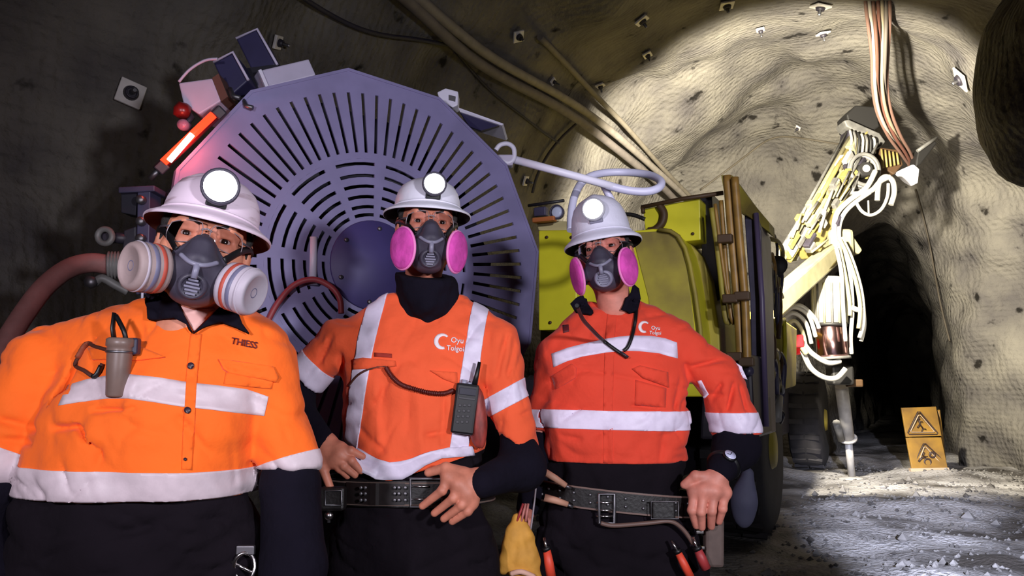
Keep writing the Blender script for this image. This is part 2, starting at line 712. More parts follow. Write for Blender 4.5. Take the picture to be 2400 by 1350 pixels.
def build_tunnel():
    h = 0.11
    f = Field((-6.2, -5.6, -0.9), (3.8, 40.6, 7.0), h)
    l = f.ax[0][:, None, None]
    s = f.ax[1][None, :, None]
    z = f.ax[2][None, None, :]
    arch = lambda lc, w, zs, hh: (np.sqrt(((l - lc) / w) ** 2 + (np.maximum(z - zs, 0) / hh) ** 2) - 1) * min(w, hh)
    d = arch(LC, 3.3, 2.3, 3.6) + 0 * s
    d = smax(d, s - END_S + 0 * l + 0 * z, 3.0)
    d = smax(d, -(s + 5.0) + 0 * l + 0 * z, 0.8)
    # the small drive that leaves the end wall
    bend = 0.0012 * np.maximum(s - 14, 0) ** 2
    p = (np.sqrt(((l - (-0.40 + bend)) / 1.10) ** 2 + (np.maximum(z - 2.3, 0) / 2.35) ** 2) - 1) * 1.1
    p = np.maximum(np.maximum(p, 12.0 - s), s - 40.0)
    d = smin(d, p, 0.45)
    # the side drive niche on the left of the end wall
    # the rock brow near the camera, upper right
    c = at(2640, 120, 6.0)
    cl, cs_, cz = c.dot(RX), c.dot(AX), c.z
    e = np.sqrt((l - cl) ** 2 + (s - cs_) ** 2 * 0.8 + (z - cz) ** 2) - 1.14
    d = smax(d, -e, 0.10)
    f.F = d
    f.noise(0.16, 2.4, 1, 12)
    f.noise(0.05, 0.9, 2, 24)
    f.F = np.maximum(f.F, -z - 0.6 + 0 * l + 0 * s)
    V, Q = f.mesh()
    Q = Q[:, ::-1]
    L = V.copy()
    W = np.array(RX)[None] * V[:, :1] + np.array(AX)[None] * V[:, 1:2] + np.array((0, 0, 1.0))[None] * V[:, 2:]
    cq = L[Q].mean(1)
    keep = cq[:, 2] > -0.45
    Q = Q[keep]
    cq = cq[keep]
    # vertex normals of the whole shell so that its sections shade as one surface
    e1 = W[Q[:, 2]] - W[Q[:, 0]]
    e2 = W[Q[:, 3]] - W[Q[:, 1]]
    fn = np.cross(e1, e2)
    vn = np.zeros_like(W)
    for i in range(4):
        for c_ in range(3):
            vn[:, c_] += np.bincount(Q[:, i], fn[:, c_], len(W))
    vn /= np.maximum(np.linalg.norm(vn, axis=1, keepdims=True), 1e-9)
    sel = np.full(len(Q), 3)
    sel[cq[:, 0] < LC] = 0
    sel[cq[:, 0] >= LC] = 1
    sel[cq[:, 1] > 12.6] = 3
    sel[cq[:, 2] > 4.3] = 2
    objs = []
    for i, nm in enumerate(('wall_left', 'wall_right', 'ceiling', 'wall_back')):
        q = Q[sel == i]
        u, inv = np.unique(q, return_inverse=True)
        o = npmesh(nm, W[u], inv.reshape(q.shape), ROCK)
        o.data.normals_split_custom_set_from_vertices([tuple(x) for x in vn[u]])
        o['kind'] = 'structure'
        objs.append(o)
    tag(objs[0], 'dark sprayed concrete wall on the left of the tunnel')
    tag(objs[1], 'sprayed concrete right tunnel wall with overhanging dark brow')
    tag(objs[2], 'arched sprayed concrete tunnel roof')
    tag(objs[3], 'lit end wall of the tunnel around the dark side drive')
    return W, Q, objs


TUN_V, TUN_Q, TUN_OBJS = build_tunnel()
TUN_BVH = BVHTree.FromPolygons([Vector(v) for v in TUN_V], [tuple(int(i) for i in q) for q in TUN_Q])


def on_rock(px, py, off=0.0):
    """point of the rock surface seen at the pixel, moved inwards by off, with the normal"""
    d = ray(px, py).normalized()
    o = Vector((0, 0, CAMZ))
    hit, n, _, dist = TUN_BVH.ray_cast(o, d)
    if hit is None:
        return at(px, py, 12.0), -d
    if n.dot(d) > 0:
        n = -n
    return hit + n * off, n


# ------------------------------------------------------------------ the floor
def floor_material():
    m = bpy.data.materials.new('muddy_floor')
    m.use_nodes = True
    nt = m.node_tree
    b = nt.nodes['Principled BSDF']
    b.inputs['Roughness'].default_value = 0.75
    tc = nt.nodes.new('ShaderNodeTexCoord')
    n1 = nt.nodes.new('ShaderNodeTexNoise')
    n1.inputs['Scale'].default_value = 0.9
    n1.inputs['Detail'].default_value = 8
    nt.links.new(tc.outputs['Object'], n1.inputs['Vector'])
    r1 = nt.nodes.new('ShaderNodeValToRGB')
    r1.color_ramp.elements[0].position = 0.38
    r1.color_ramp.elements[0].color = lin((58, 52, 48))
    r1.color_ramp.elements[1].position = 0.58
    r1.color_ramp.elements[1].color = lin((160, 156, 156))
    nt.links.new(n1.outputs['Fac'], r1.inputs['Fac'])
    nt.links.new(r1.outputs['Color'], b.inputs['Base Color'])
    n2 = nt.nodes.new('ShaderNodeTexNoise')
    n2.inputs['Scale'].default_value = 26
    n2.inputs['Detail'].default_value = 10
    nt.links.new(tc.outputs['Object'], n2.inputs['Vector'])
    bp = nt.nodes.new('ShaderNodeBump')
    bp.inputs['Strength'].default_value = 1.0
    bp.inputs['Distance'].default_value = 0.04
    nt.links.new(n2.outputs['Fac'], bp.inputs['Height'])
    nt.links.new(bp.outputs['Normal'], b.inputs['Normal'])
    return m


def floor_z(l, s):
    z = 0.0 * l
    r = np.random.default_rng(5)
    for wv, a in ((2.2, 0.045), (0.9, 0.018), (0.4, 0.010)):
        for i in range(7):
            th = r.uniform(0, 6.28)
            k = 2 * np.pi / (wv * r.uniform(0.7, 1.4))
            z = z + a / 2.6 * np.sin(k * (l * np.cos(th) + s * np.sin(th)) + r.uniform(0, 6.28))
    return z


def build_floor():
    ls = np.arange(-4.9, 2.7, 0.075)
    ss = np.concatenate([np.arange(-5, 18, 0.085), np.arange(18, 40.5, 0.25)])
    Lg, Sg = np.meshgrid(ls, ss, indexing='ij')
    Z = floor_z(Lg, Sg) * np.clip((Sg - 0.5) / 3.5, 0.15, 1.0)
    V = np.array(RX)[None, None] * Lg[..., None] + np.array(AX)[None, None] * Sg[..., None] + np.array((0, 0, 1.0)) * Z[..., None]
    n, m = Lg.shape
    I = np.arange(n * m).reshape(n, m)
    Q = np.stack([I[:-1, :-1], I[1:, :-1], I[1:, 1:], I[:-1, 1:]], -1).reshape(-1, 4)
    o = npmesh('floor', V.reshape(-1, 3), Q, floor_material())
    o['kind'] = 'structure'
    tag(o, 'uneven muddy tunnel floor with pale crushed rock')
    return o


FLOOR = build_floor()


def floor_h(p):
    l, s = Vector(p).dot(RX), Vector(p).dot(AX)
    return float(floor_z(np.array(l), np.array(s))) * min(max((s - 0.5) / 3.5, 0.15), 1.0)
# ------------------------------------------------------------------ people
SKIN = [mat('skin_tan', (205, 132, 104), 0.55, var=0.14, vscale=30, bump=0.15, bscale=180, bdist=0.002),
        mat('skin_brown', (196, 122, 98), 0.55, var=0.14, vscale=30, bump=0.15, bscale=180, bdist=0.002),
        mat('skin_ruddy', (206, 130, 112), 0.55, var=0.14, vscale=30, bump=0.15, bscale=180, bdist=0.002)]
M_HAIR = mat('hair_dark', (24, 19, 18), 0.7, bump=0.4, bscale=200)
M_SCLERA = mat('eye_white', (168, 148, 140), 0.3)
M_IRIS = mat('eye_dark', (28, 16, 12), 0.2)
SHIRT = [mat('cotton_orange', (248, 104, 14), 0.85, var=0.06, vscale=5, bump=0.35, bscale=24, bdist=0.012, sheen=0.1),
         mat('cotton_red_orange', (232, 88, 44), 0.85, var=0.06, vscale=5, bump=0.35, bscale=24, bdist=0.012, sheen=0.1),
         mat('cotton_red', (226, 66, 40), 0.85, var=0.06, vscale=5, bump=0.35, bscale=24, bdist=0.012, sheen=0.1)]
STRIP = [mat('reflective_tape_warm', (205, 188, 194), 0.5, var=0.05, vscale=40, bump=0.12, bscale=140, bdist=0.003),
         mat('reflective_tape', (214, 204, 224), 0.5, var=0.05, vscale=40, bump=0.12, bscale=140, bdist=0.003),
         mat('reflective_tape_bright', (228, 216, 238), 0.5, var=0.05, vscale=40, bump=0.12, bscale=140, bdist=0.003)]
M_NAVY = mat('cotton_navy', (18, 15, 26), 0.95, spec=0.12, var=0.12, vscale=9, bump=0.5, bscale=26, bdist=0.012)
M_PANTS = mat('work_trousers_dark', (21, 16, 22), 0.95, spec=0.12, var=0.15, vscale=7, bump=0.5, bscale=20, bdist=0.014)
M_BLACK = mat('black_plastic', (13, 13, 16), 0.45)
M_RUBBER = mat('mask_rubber', (62, 58, 72), 0.5, var=0.08, vscale=40)
M_RUBBER2 = mat('mask_trim_grey', (128, 126, 146), 0.45)
M_PINK = mat('filter_pink', (205, 70, 165), 0.8, var=0.22, vscale=22, bump=0.4, bscale=60, bdist=0.006)
M_PINKRIM = mat('filter_pink_rim', (228, 130, 190), 0.6)
M_CART = mat('cartridge_grey', (158, 138, 136), 0.6, var=0.08, vscale=30)
M_CARTW = mat('cartridge_white', (182, 172, 184), 0.55, var=0.05, vscale=30)
M_CARTD = mat('cartridge_band_slate', (108, 106, 132), 0.5)
M_CARTR = mat('cartridge_band_red', (176, 72, 56), 0.6)
M_LEATHER = mat('belt_leather', (17, 12, 12), 0.5, var=0.25, vscale=40, bump=0.3, bscale=90, bdist=0.004)
M_CHROME = mat('steel_bright', (205, 200, 200), 0.25, metal=1.0)
M_STEEL = mat('steel_dull', (120, 118, 122), 0.45, metal=0.9)
M_HAT = [mat('hat_shell_pinkish', (172, 144, 154), 0.42, rgb2=(230, 210, 226), vscale=2.2, bump=0.06, bscale=60, stretch=(3, 3, 26), contrast=(0.30, 0.44), detail=6),
         mat('hat_shell_white', (226, 224, 238), 0.4, var=0.05, vscale=9, bump=0.05, bscale=60),
         mat('hat_shell_cold_white', (224, 222, 240), 0.45, var=0.05, vscale=9, bump=0.10, bscale=90)]
M_HATIN = mat('hat_underside_shade', (38, 28, 30), 0.8, var=0.2, vscale=30)  # shade under the brim put into a dark colour
M_HATIN1 = mat('hat_underside_shade_brown', (104, 54, 40), 0.8, var=0.2, vscale=30)  # warm-lit shade under the left miner's brim, put into the colour
M_LENS = mat('lamp_glow', (255, 255, 255), 0.3, emit=(250, 252, 255), estr=9.0)


def glass_mat():
    m = bpy.data.materials.new('clear_lens')
    m.use_nodes = True
    nt = m.node_tree
    for n in list(nt.nodes):
        nt.nodes.remove(n)
    out = nt.nodes.new('ShaderNodeOutputMaterial')
    mix = nt.nodes.new('ShaderNodeMixShader')
    tr = nt.nodes.new('ShaderNodeBsdfTransparent')
    tr.inputs[0].default_value = (0.93, 0.92, 0.95, 1)
    gl = nt.nodes.new('ShaderNodeBsdfGlossy')
    gl.inputs['Roughness'].default_value = 0.06
    fr = nt.nodes.new('ShaderNodeFresnel')
    fr.inputs['IOR'].default_value = 1.6
    nt.links.new(fr.outputs[0], mix.inputs[0])
    nt.links.new(tr.outputs[0], mix.inputs[1])
    nt.links.new(gl.outputs[0], mix.inputs[2])
    nt.links.new(mix.outputs[0], out.inputs[0])
    return m


M_GLASS = glass_mat()


def head_field():
    f = Field((-0.13, -0.16, -0.24), (0.13, 0.14, 0.15), 0.0036)
    f.ell((0, 0.018, 0.035), (0.076, 0.096, 0.088), k=0.0)
    f.ell((0, -0.022, -0.03), (0.067, 0.074, 0.088), k=0.03)
    for sx in (-1, 1):
        f.cap((sx * 0.052, 0.005, -0.06), (sx * 0.012, -0.066, -0.098), 0.022, 0.020, k=0.03)
        f.ell((sx * 0.044, -0.062, -0.028), (0.026, 0.024, 0.020), k=0.025)
        f.ell((sx * 0.033, -0.104, -0.001), (0.022, 0.024, 0.014), k=0.010, op='sub')
        f.chain([(sx * 0.014, -0.086, 0.018), (sx * 0.036, -0.090, 0.023), (sx * 0.056, -0.072, 0.017)],
                [0.010, 0.010, 0.008], k=0.014)
        # eyelids
        f.chain([(sx * 0.016, -0.085, 0.003), (sx * 0.026, -0.0905, 0.0082), (sx * 0.040, -0.0885, 0.0080), (sx * 0.050, -0.080, 0.002)],
                [0.0035, 0.0042, 0.0042, 0.0035], k=0.004)
        f.chain([(sx * 0.016, -0.085, -0.004), (sx * 0.026, -0.089, -0.0112), (sx * 0.040, -0.087, -0.0112), (sx * 0.050, -0.080, -0.004)],
                [0.0035, 0.004, 0.004, 0.0035], k=0.005)
        f.chain([(sx * 0.020, -0.084, -0.016), (sx * 0.036, -0.086, -0.019), (sx * 0.05, -0.076, -0.013)], [0.006, 0.007, 0.006], k=0.012)
        # ears
        f.ell((sx * 0.080, 0.012, -0.006), (0.010, 0.021, 0.032), k=0.012)
        f.ell((sx * 0.089, 0.008, -0.004), (0.006, 0.011, 0.018), k=0.008, op='sub')
        f.ell((sx * 0.010, -0.108, -0.034), (0.010, 0.012, 0.009), k=0.008)
    f.ell((0, -0.070, -0.103), (0.024, 0.020, 0.018), k=0.02)
    f.chain([(0, -0.088, 0.012), (0, -0.104, -0.014), (0, -0.116, -0.032)], [0.008, 0.009, 0.012], k=0.012)
    f.ell((0, -0.086, -0.065), (0.026, 0.016, 0.008), k=0.012)
    f.cap((0, -0.10, -0.0655), (0, -0.10, -0.0655), 0.001, k=0.004)
    f.chain([(0, 0.022, -0.06), (0, 0.045, -0.165)], [0.054, 0.050], k=0.03)
    return f.mesh()


HEAD_V, HEAD_Q = head_field()
HEAD_V = relax(HEAD_V, HEAD_Q, 1, 0.4)


def decal(name, poly, bvhs, off, thick, m, parent, cell=9.0, Yfall=None):
    """a flat piece cut along the pixel outline and laid on the surfaces it covers"""
    bm = bmesh.new()
    vs = [bm.verts.new((p[0], p[1], 0)) for p in poly]
    bm.faces.new(vs)
    bmesh.ops.triangulate(bm, faces=list(bm.faces))
    for _ in range(5):
        le = [e for e in bm.edges if e.calc_length() > cell * 1.6]
        if not le:
            break
        bmesh.ops.subdivide_edges(bm, edges=le, cuts=1)
        bmesh.ops.triangulate(bm, faces=[f for f in bm.faces if len(f.verts) > 3])
    o = Vector((0, 0, CAMZ))
    depths = {}
    for v in bm.verts:
        d = ray(v.co.x, v.co.y).normalized()
        best = None
        for b in bvhs:
            hit, n, _, dist = b.ray_cast(o, d)
            if hit is not None and (best is None or dist < best):
                best = dist
        depths[v] = best
    good = [x for x in depths.values() if x is not None]
    med = float(np.median(good)) if good else (Yfall or 2.0)
    for v in bm.verts:
        d = ray(v.co.x, v.co.y).normalized()
        t = depths[v]
        if t is None or abs(t - med) > 0.25:
            t = med
        v.co = o + d * (t - off)
    me = bpy.data.meshes.new(name)
    bmesh.ops.recalc_face_normals(bm, faces=bm.faces)
    # make the faces look at the camera
    if sum((f.normal.dot(f.calc_center_median() - o)) for f in bm.faces) > 0:
        bmesh.ops.reverse_faces(bm, faces=bm.faces)
    bm.to_mesh(me)
    bm.free()
    me.polygons.foreach_set('use_smooth', np.ones(len(me.polygons), bool))
    ob = link(name, me, m, parent)
    md = ob.modifiers.new('solid', 'SOLIDIFY')
    md.thickness = thick
    md.offset = -1
    return ob


def text_decal(name, body, px, py, hpx, ang, bvhs, m, parent, off=0.004):
    c = bpy.data.curves.new(name, 'FONT')
    c.body = body
    c.size = 1.0
    c.offset = 0.012
    c.resolution_u = 3
    t = bpy.data.objects.new(name, c)
    COL.objects.link(t)
    dg = bpy.context.evaluated_depsgraph_get()
    me = bpy.data.meshes.new_from_object(t.evaluated_get(dg))
    bpy.data.objects.remove(t)
    bm = bmesh.new()
    bm.from_mesh(me)
    o = Vector((0, 0, CAMZ))
    ca, sa = math.cos(ang), math.sin(ang)
    med = None
    for v in bm.verts:
        x, y = v.co.x * hpx * 1.35, v.co.y * hpx * 1.4
        d = ray(px + x * ca + y * sa, py + x * sa - y * ca).normalized()
        best = None
        for b in bvhs:
            hit, n, _, dist = b.ray_cast(o, d)
            if hit is not None and (best is None or dist < best):
                best = dist
        if best is None:
            best = med or 2.0
        med = best
        v.co = o + d * (best - off)
    me2 = bpy.data.meshes.new(name)
    bm.to_mesh(me2)
    bm.free()
    ob = link(name, me2, None, parent)
    me2.materials.clear()
    me2.materials.append(m)
    md = ob.modifiers.new('solid', 'SOLIDIFY')
    md.thickness = 0.0015
    return ob


def band(name, V, Q, planes, keep, m, parent, lift=0.003):
    """the strip of a garment between cutting planes; planes: list of (point, normal), keeps the side the normals point away from"""
    cq = V[Q].mean(1)
    sel = np.ones(len(Q), bool)
    for (p, n) in planes:
        n = np.array(Vector(n).normalized())
        sel &= ((cq - np.array(p)) @ n) < 0.02
    if keep is not None:
        sel &= keep(cq)
    q = Q[sel]
    if len(q) == 0:
        return None
    u, inv = np.unique(q, return_inverse=True)
    me = bpy.data.meshes.new(name)
    me.from_pydata([tuple(x) for x in V[u]], [], [tuple(int(i) for i in f) for f in inv.reshape(q.shape)])
    bm = bmesh.new()
    bm.from_mesh(me)
    for (p, n) in planes:
        bmesh.ops.bisect_plane(bm, geom=list(bm.verts) + list(bm.edges) + list(bm.faces), plane_co=Vector(p),
                               plane_no=Vector(n).normalized(), clear_outer=True)
    bm.normal_update()
    for v in bm.verts:
        v.co += v.normal * lift
    bm.to_mesh(me)
    bm.free()
    me.polygons.foreach_set('use_smooth', np.ones(len(me.polygons), bool))
    ob = link(name, me, m, parent)
    md = ob.modifiers.new('solid', 'SOLIDIFY')
    md.thickness = 0.0035
    md.offset = -1
    return ob


def hplane(p1, p2, Y, up):
    """plane through two pixels at depth Y, running back in depth; normal up (True) or down"""
    a, b = at(*p1, Y), at(*p2, Y)
    n = (b - a).cross(Vector((0, 1, 0)))
    if (n.z > 0) != up:
        n = -n
    return (a, n)


def vplane(p1, p2, Y, right):
    a, b = at(*p1, Y), at(*p2, Y)
    n = (b - a).cross(Vector((0, 1, 0)))
    if (n.x > 0) != right:
        n = -n
    return (a, n)


def bvh_of(V, Q):
    return BVHTree.FromPolygons([Vector(v) for v in V], [tuple(int(i) for i in q) for q in Q])


class Person:
    def __init__(self, i, Yt, yc_depth, label, shirt_name, eye, Yh, yaw, pitch, roll, S):
        self.i = i
        self.Yt = Yt
        self.label = label
        self.shirt_name = shirt_name
        self.R = Euler((math.radians(pitch), math.radians(roll), math.radians(yaw)), 'YXZ').to_matrix()
        self.S = Vector(S)
        e = at(*eye, Yh)
        self.C = e - self.L0(Vector((0, -0.085, 0)))
        self.eye_depth = Yh
        self.shirt_prims = []
        self.pieces = []     # skin pieces

    def L0(self, p):
        p = Vector(p)
        return self.R @ Vector((p.x * self.S.x, p.y * self.S.y, p.z * self.S.z))

    def H(self, p):
        """head coordinates to world"""
        return self.C + self.L0(p)

    def HV(self, V):
        Vs = V * np.array(self.S)[None]
        return Vs @ np.array(self.R).T + np.array(self.C)[None]


def rows_px(rows, Y):
    """(py, pxL, pxR, half depth, y shift) -> loft rows"""
    out = []
    for (py, l, r, b, dy) in rows:
        a, c = at(l, py, Y), at(r, py, Y)
        out.append((a.z, (a.x + c.x) / 2, Y + dy, (c.x - a.x) / 2, b))
    return out


def build_head_gear(p, hat_w, lamp_px=None, kind='disc', hat_label='', mask_label='', glass_label='', lamp_r=0.030):
    i = p.i
    # ---------------- hard hat
    hb = p.H((0, 0.012, 0.046))
    hat = empty('hard_hat', hb, hat_label, 'hard hat', 'full brim hard hats of the three miners')
    rx, ry = hat_w, hat_w * 1.16
    zs = (0.90, 0.80, 1.18)[i]

    def ringmesh(prof, n=56):
        V, F = [], []
        for (f, z) in prof:
            for j in range(n):
                a = 2 * math.pi * j / n
                x, y = rx * f * math.cos(a), ry * f * math.sin(a)
                zz = z * zs
                if f < 0.8 and z > 0.03:
                    zz += 0.006 * math.exp(-(x / 0.018) ** 2) * min(1, (z - 0.03) / 0.05)
                if f > 0.8:
                    zz += -0.010 * (math.sin(a) ** 2) * (f - 0.8) / 0.2 * (1 if math.sin(a) < 0 else 0.6)
                V.append(hb + p.R @ Vector((x, y, zz)))
        for k in range(len(prof) - 1):
            for j in range(n):
                F.append((k * n + j, k * n + (j + 1) % n, (k + 1) * n + (j + 1) % n, (k + 1) * n + j))
        return V, F
    outer = [(0.985, -0.021), (1.0, -0.019), (1.0, -0.015), (0.985, -0.012), (0.9, -0.004), (0.80, 0.003), (0.765, 0.010), (0.752, 0.02), (0.735, 0.042),
             (0.69, 0.068), (0.61, 0.091), (0.48, 0.108), (0.33, 0.118), (0.16, 0.123), (0.001, 0.124)]
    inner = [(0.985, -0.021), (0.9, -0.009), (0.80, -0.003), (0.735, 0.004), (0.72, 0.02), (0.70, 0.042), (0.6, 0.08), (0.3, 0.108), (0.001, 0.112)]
    V, F = ringmesh(outer)
    mesh('shell', V, F, M_HAT[i], hat)
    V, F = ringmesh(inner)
    li = mesh('shaded_underside', V, F, M_HATIN1 if i == 0 else M_HATIN, hat)  # added inner sheet, coloured as the shade below the brim
    # headband
    b = MB()
    b.tube([hb + p.R @ Vector((rx * 0.66 * math.cos(a), ry * 0.66 * math.sin(a), 0.004)) for a in np.linspace(0, 2 * math.pi, 40)[:-1]],
           0.011, 6, closed=True, flat=(0.35, 1.0))
    b.build('headband', M_BLACK, hat)
    # raised rim line round the crown
    b = MB()
    b.tube([hb + p.R @ Vector((rx * 0.775 * math.cos(a), ry * 0.775 * math.sin(a), 0.008 * zs)) for a in np.linspace(0, 2 * math.pi, 48)[:-1]],
           0.003, 6, closed=True)
    b.build('crown_bead', M_HAT[i], hat)
    # lamp on its bracket
    ld = p.R @ Vector((0.0, -1, -0.02))
    lz = (0.054, 0.050, 0.070)[i]
    lp = hb + p.R @ Vector((0.004, -ry * 0.70 - 0.012, lz))
    b = MB()
    b.bbox(lp - ld * 0.008 - (p.R @ Vector((0, 0, 0.012))), (0.022, 0.012, 0.03), p.R, 0.004)
    br = b.build('lamp_bracket', M_BLACK if i < 2 else M_RUBBER2, hat)
    b = MB()
    b.lathe([(lamp_r * 0.8, -0.012), (lamp_r * 1.1, 0.0), (lamp_r * 1.2, 0.016), (lamp_r * 1.2, 0.024), (lamp_r * 1.02, 0.026), (lamp_r * 1.02, 0.020)], lp, ld, 28)
    lh = b.build('lamp_housing', M_RUBBER if i < 2 else mat('lamp_bezel_grey', (176, 176, 184), 0.4), hat)
    b = MB()
    b.lathe([(lamp_r * 1.01, 0.018), (lamp_r * 1.01, 0.022), (lamp_r * 0.7, 0.026), (0.0005, 0.028)], lp, ld, 28)
    le = b.build('lamp_lens', M_LENS, lh)
    tag(le, 'glowing white lamp lens')
    # ---------------- respirator
    hd = p.H((0, -0.09, -0.075))
    resp = empty('respirator', hd, mask_label, 'respirator', 'half mask respirators of the three miners')
    f = Field((-0.085, -0.19, -0.165), (0.085, -0.02, 0.02), 0.003)
    f.chain([(0, -0.108, -0.008), (0, -0.122, -0.030), (0, -0.128, -0.055)], [0.010, 0.020, 0.028], k=0.012)
    f.ell((0, -0.092, -0.068), (0.052, 0.048, 0.042), k=0.018)
    f.ell((0, -0.082, -0.105), (0.042, 0.044, 0.028), k=0.022)
    for sx in (-1, 1):
        f.cap((sx * 0.026, -0.112, -0.070), (sx * 0.056, -0.108, -0.079), 0.020, 0.016, k=0.012)
        f.chain([(sx * 0.010, -0.118, -0.012), (sx * 0.038, -0.104, -0.045), (sx * 0.050, -0.085, -0.075)], [0.006, 0.007, 0.007], k=0.006)
    f.chain([(-0.04, -0.118, -0.062), (0.0, -0.150, -0.066), (0.04, -0.118, -0.062)], [0.006, 0.007, 0.006], k=0.006)
    V, Q = f.mesh()
    V = relax(V, Q, 1, 0.4)
    npmesh('facepiece', p.HV(V), Q, M_RUBBER, resp)
    # exhalation valve
    b = MB()
    vc, vd = p.H((0, -0.120, -0.098)), p.R @ Vector((0, -0.85, -0.45))
    b.lathe([(0.029, -0.012), (0.031, 0.004), (0.028, 0.014), (0.022, 0.018), (0.021, 0.014), (0.0005, 0.015)], vc, vd, 24)
    vo = b.build('exhalation_valve', M_RUBBER2 if i == 2 else M_RUBBER, resp)
    for k in range(5):
        b = MB()
        x = (k - 2) * 0.008
        b.bbox(vc + vd * 0.018 + (p.R @ Vector((0, 0.4, -0.85))) * x, (0.016 - abs(k - 2) * 0.003, 0.0016, 0.0022), rot_to(vd, p.R @ Vector((1, 0, 0))) @ Matrix(((1, 0, 0), (0, 0, 1), (0, 1, 0))), 0.001)
        b.build('valve_louvre', M_RUBBER2, vo)
    # T shaped front trim
    b = MB()
    b.tube([p.H(q) for q in spline([(-0.030, -0.136, -0.052), (-0.014, -0.152, -0.064), (0.0, -0.157, -0.067), (0.014, -0.152, -0.064), (0.030, -0.136, -0.052)], 5)], 0.005, 8)
    b.tube([p.H(q) for q in [(0, -0.156, -0.066), (0, -0.152, -0.092)]], 0.007, 8)
    b.build('front_trim', M_RUBBER2, resp)
    # filters
    for sx in (-1, 1):
        if kind == 'can':
            c = p.H((sx * 0.062, -0.106, -0.082))
            d = p.R @ Vector((sx * 0.80, -0.52, -0.18))
            r = 0.051
            prof = [(r * 0.6, -0.012), (r * 0.98, -0.006), (r, 0.0), (r, 0.050), (r * 0.93, 0.058), (r * 0.78, 0.062), (r * 0.72, 0.058), (0.0005, 0.056)]
            co = MB().lathe(prof, c, d, 32).build('filter_cartridge', M_CART if sx < 0 else M_CARTW, resp)
            MB().lathe([(r * 1.0, 0.006), (r * 1.025, 0.007), (r * 1.025, 0.014), (r * 1.0, 0.015)], c, d, 32).build('stripe', M_CARTR, co)
            MB().lathe([(r * 1.0, 0.022), (r * 1.02, 0.023), (r * 1.02, 0.031), (r * 1.0, 0.032)], c, d, 32).build('stripe', M_CARTD, co)
            MB().lathe([(r * 1.0, 0.042), (r * 1.03, 0.043), (r * 1.03, 0.047), (r * 1.0, 0.048)], c, d, 32).build('grip_ring', M_CARTW, co)
            for k in range(3):
                rr = r * (0.2 + 0.2 * k)
                MB().tube([c + d * 0.057 + rot_to(d) @ Vector((rr * math.cos(a), rr * math.sin(a), 0)) for a in np.linspace(0, 6.283, 25)[:-1]], 0.0018, 6, closed=True).build('inlet_ring', M_CARTD, co)
        else:
            c = p.H((sx * 0.066, -0.113, -0.079))
            d = (p.R @ (Vector((sx * 0.74, -0.66, -0.05)) if i == 1 else Vector((sx * 0.86, -0.50, -0.05)))).normalized()
            Rm = rot_to(d, p.R @ Vector((0, 0.1, 1)))
            V, F = [], []
            prof = [(0.75, -0.004), (0.97, -0.002), (1.0, 0.003), (0.98, 0.009), (0.90, 0.0125), (0.60, 0.0155), (0.3, 0.016), (0.001, 0.016)]
            n = 40
            for (fr, h) in prof:
                for j in range(n):
                    a = 2 * math.pi * j / n
                    V.append(c + Rm @ Vector((0.061 * fr * math.cos(a), 0.046 * fr * math.sin(a), h + 0.006)))
            for k in range(len(prof) - 1):
                for j in range(n):
                    F.append((k * n + j, k * n + (j + 1) % n, (k + 1) * n + (j + 1) % n, (k + 1) * n + j))
            F.append(tuple(reversed(range(n))))
            co = mesh('filter_disc', V, F, M_PINK, resp)
            MB().tube([c + Rm @ Vector((0.0605 * math.cos(a), 0.0455 * math.sin(a), 0.0075)) for a in np.linspace(0, 6.283, 41)[:-1]], 0.0042, 8, closed=True).build('filter_rim', M_PINKRIM, co)
    # head straps
    for sx in (-1, 1):
        pts = spline([(sx * 0.040, -0.112, -0.042), (sx * 0.062, -0.082, -0.012), (sx * 0.081, -0.030, 0.008), (sx * 0.085, 0.03, 0.012), (sx * 0.06, 0.105, 0.02), (0.0, 0.122, 0.024)], 5)
        MB().tube([p.H(q) for q in pts], 0.008, 8, flat=(0.28, 1.0)).build('head_strap', M_BLACK, resp)
        pts = spline([(sx * 0.044, -0.10, -0.092), (sx * 0.072, -0.03, -0.088), (sx * 0.072, 0.04, -0.075), (sx * 0.04, 0.092, -0.065)], 5)
        MB().tube([p.H(q) for q in pts], 0.007, 8, flat=(0.28, 1.0)).build('neck_strap', M_BLACK, resp)
    # ---------------- safety glasses
    gl = empty('safety_glasses', p.H((0, -0.105, 0.0)), glass_label, 'glasses', 'clear safety glasses of the three miners')
    for sx in (-1, 1):
        V, F = [], []
        nx, nz = 10, 8
        for a in range(nx + 1):
            for c_ in range(nz + 1):
                u, v = a / nx * 2 - 1, c_ / nz * 2 - 1
                # rounded rectangle
                uu = u * math.sqrt(max(0, 1 - 0.30 * v * v))
                vv = v * math.sqrt(max(0, 1 - 0.30 * u * u))
                x = sx * (0.0355 + 0.029 * uu)
                z = -0.001 + 0.021 * vv - 0.004 * uu
                y = -0.113 + 9.0 * (abs(x) - 0.005) ** 2 + 4 * (z * z)
                V.append(p.H((x, y, z)))
        for a in range(nx):
            for c_ in range(nz):
                q = (a * (nz + 1) + c_, (a + 1) * (nz + 1) + c_, (a + 1) * (nz + 1) + c_ + 1, a * (nz + 1) + c_ + 1)
                F.append(q)
        lens = mesh('lens', V, F, M_GLASS, gl)
        edge = [V[a * (nz + 1)] for a in range(nx + 1)] + [V[nx * (nz + 1) + c_] for c_ in range(1, nz + 1)] + \
               [V[a * (nz + 1) + nz] for a in range(nx - 1, -1, -1)] + [V[c_] for c_ in range(nz - 1, 0, -1)]
        MB().tube(edge, 0.0010, 6, closed=True).build('rim', mat('clear_rim', (128, 116, 122), 0.3), lens)
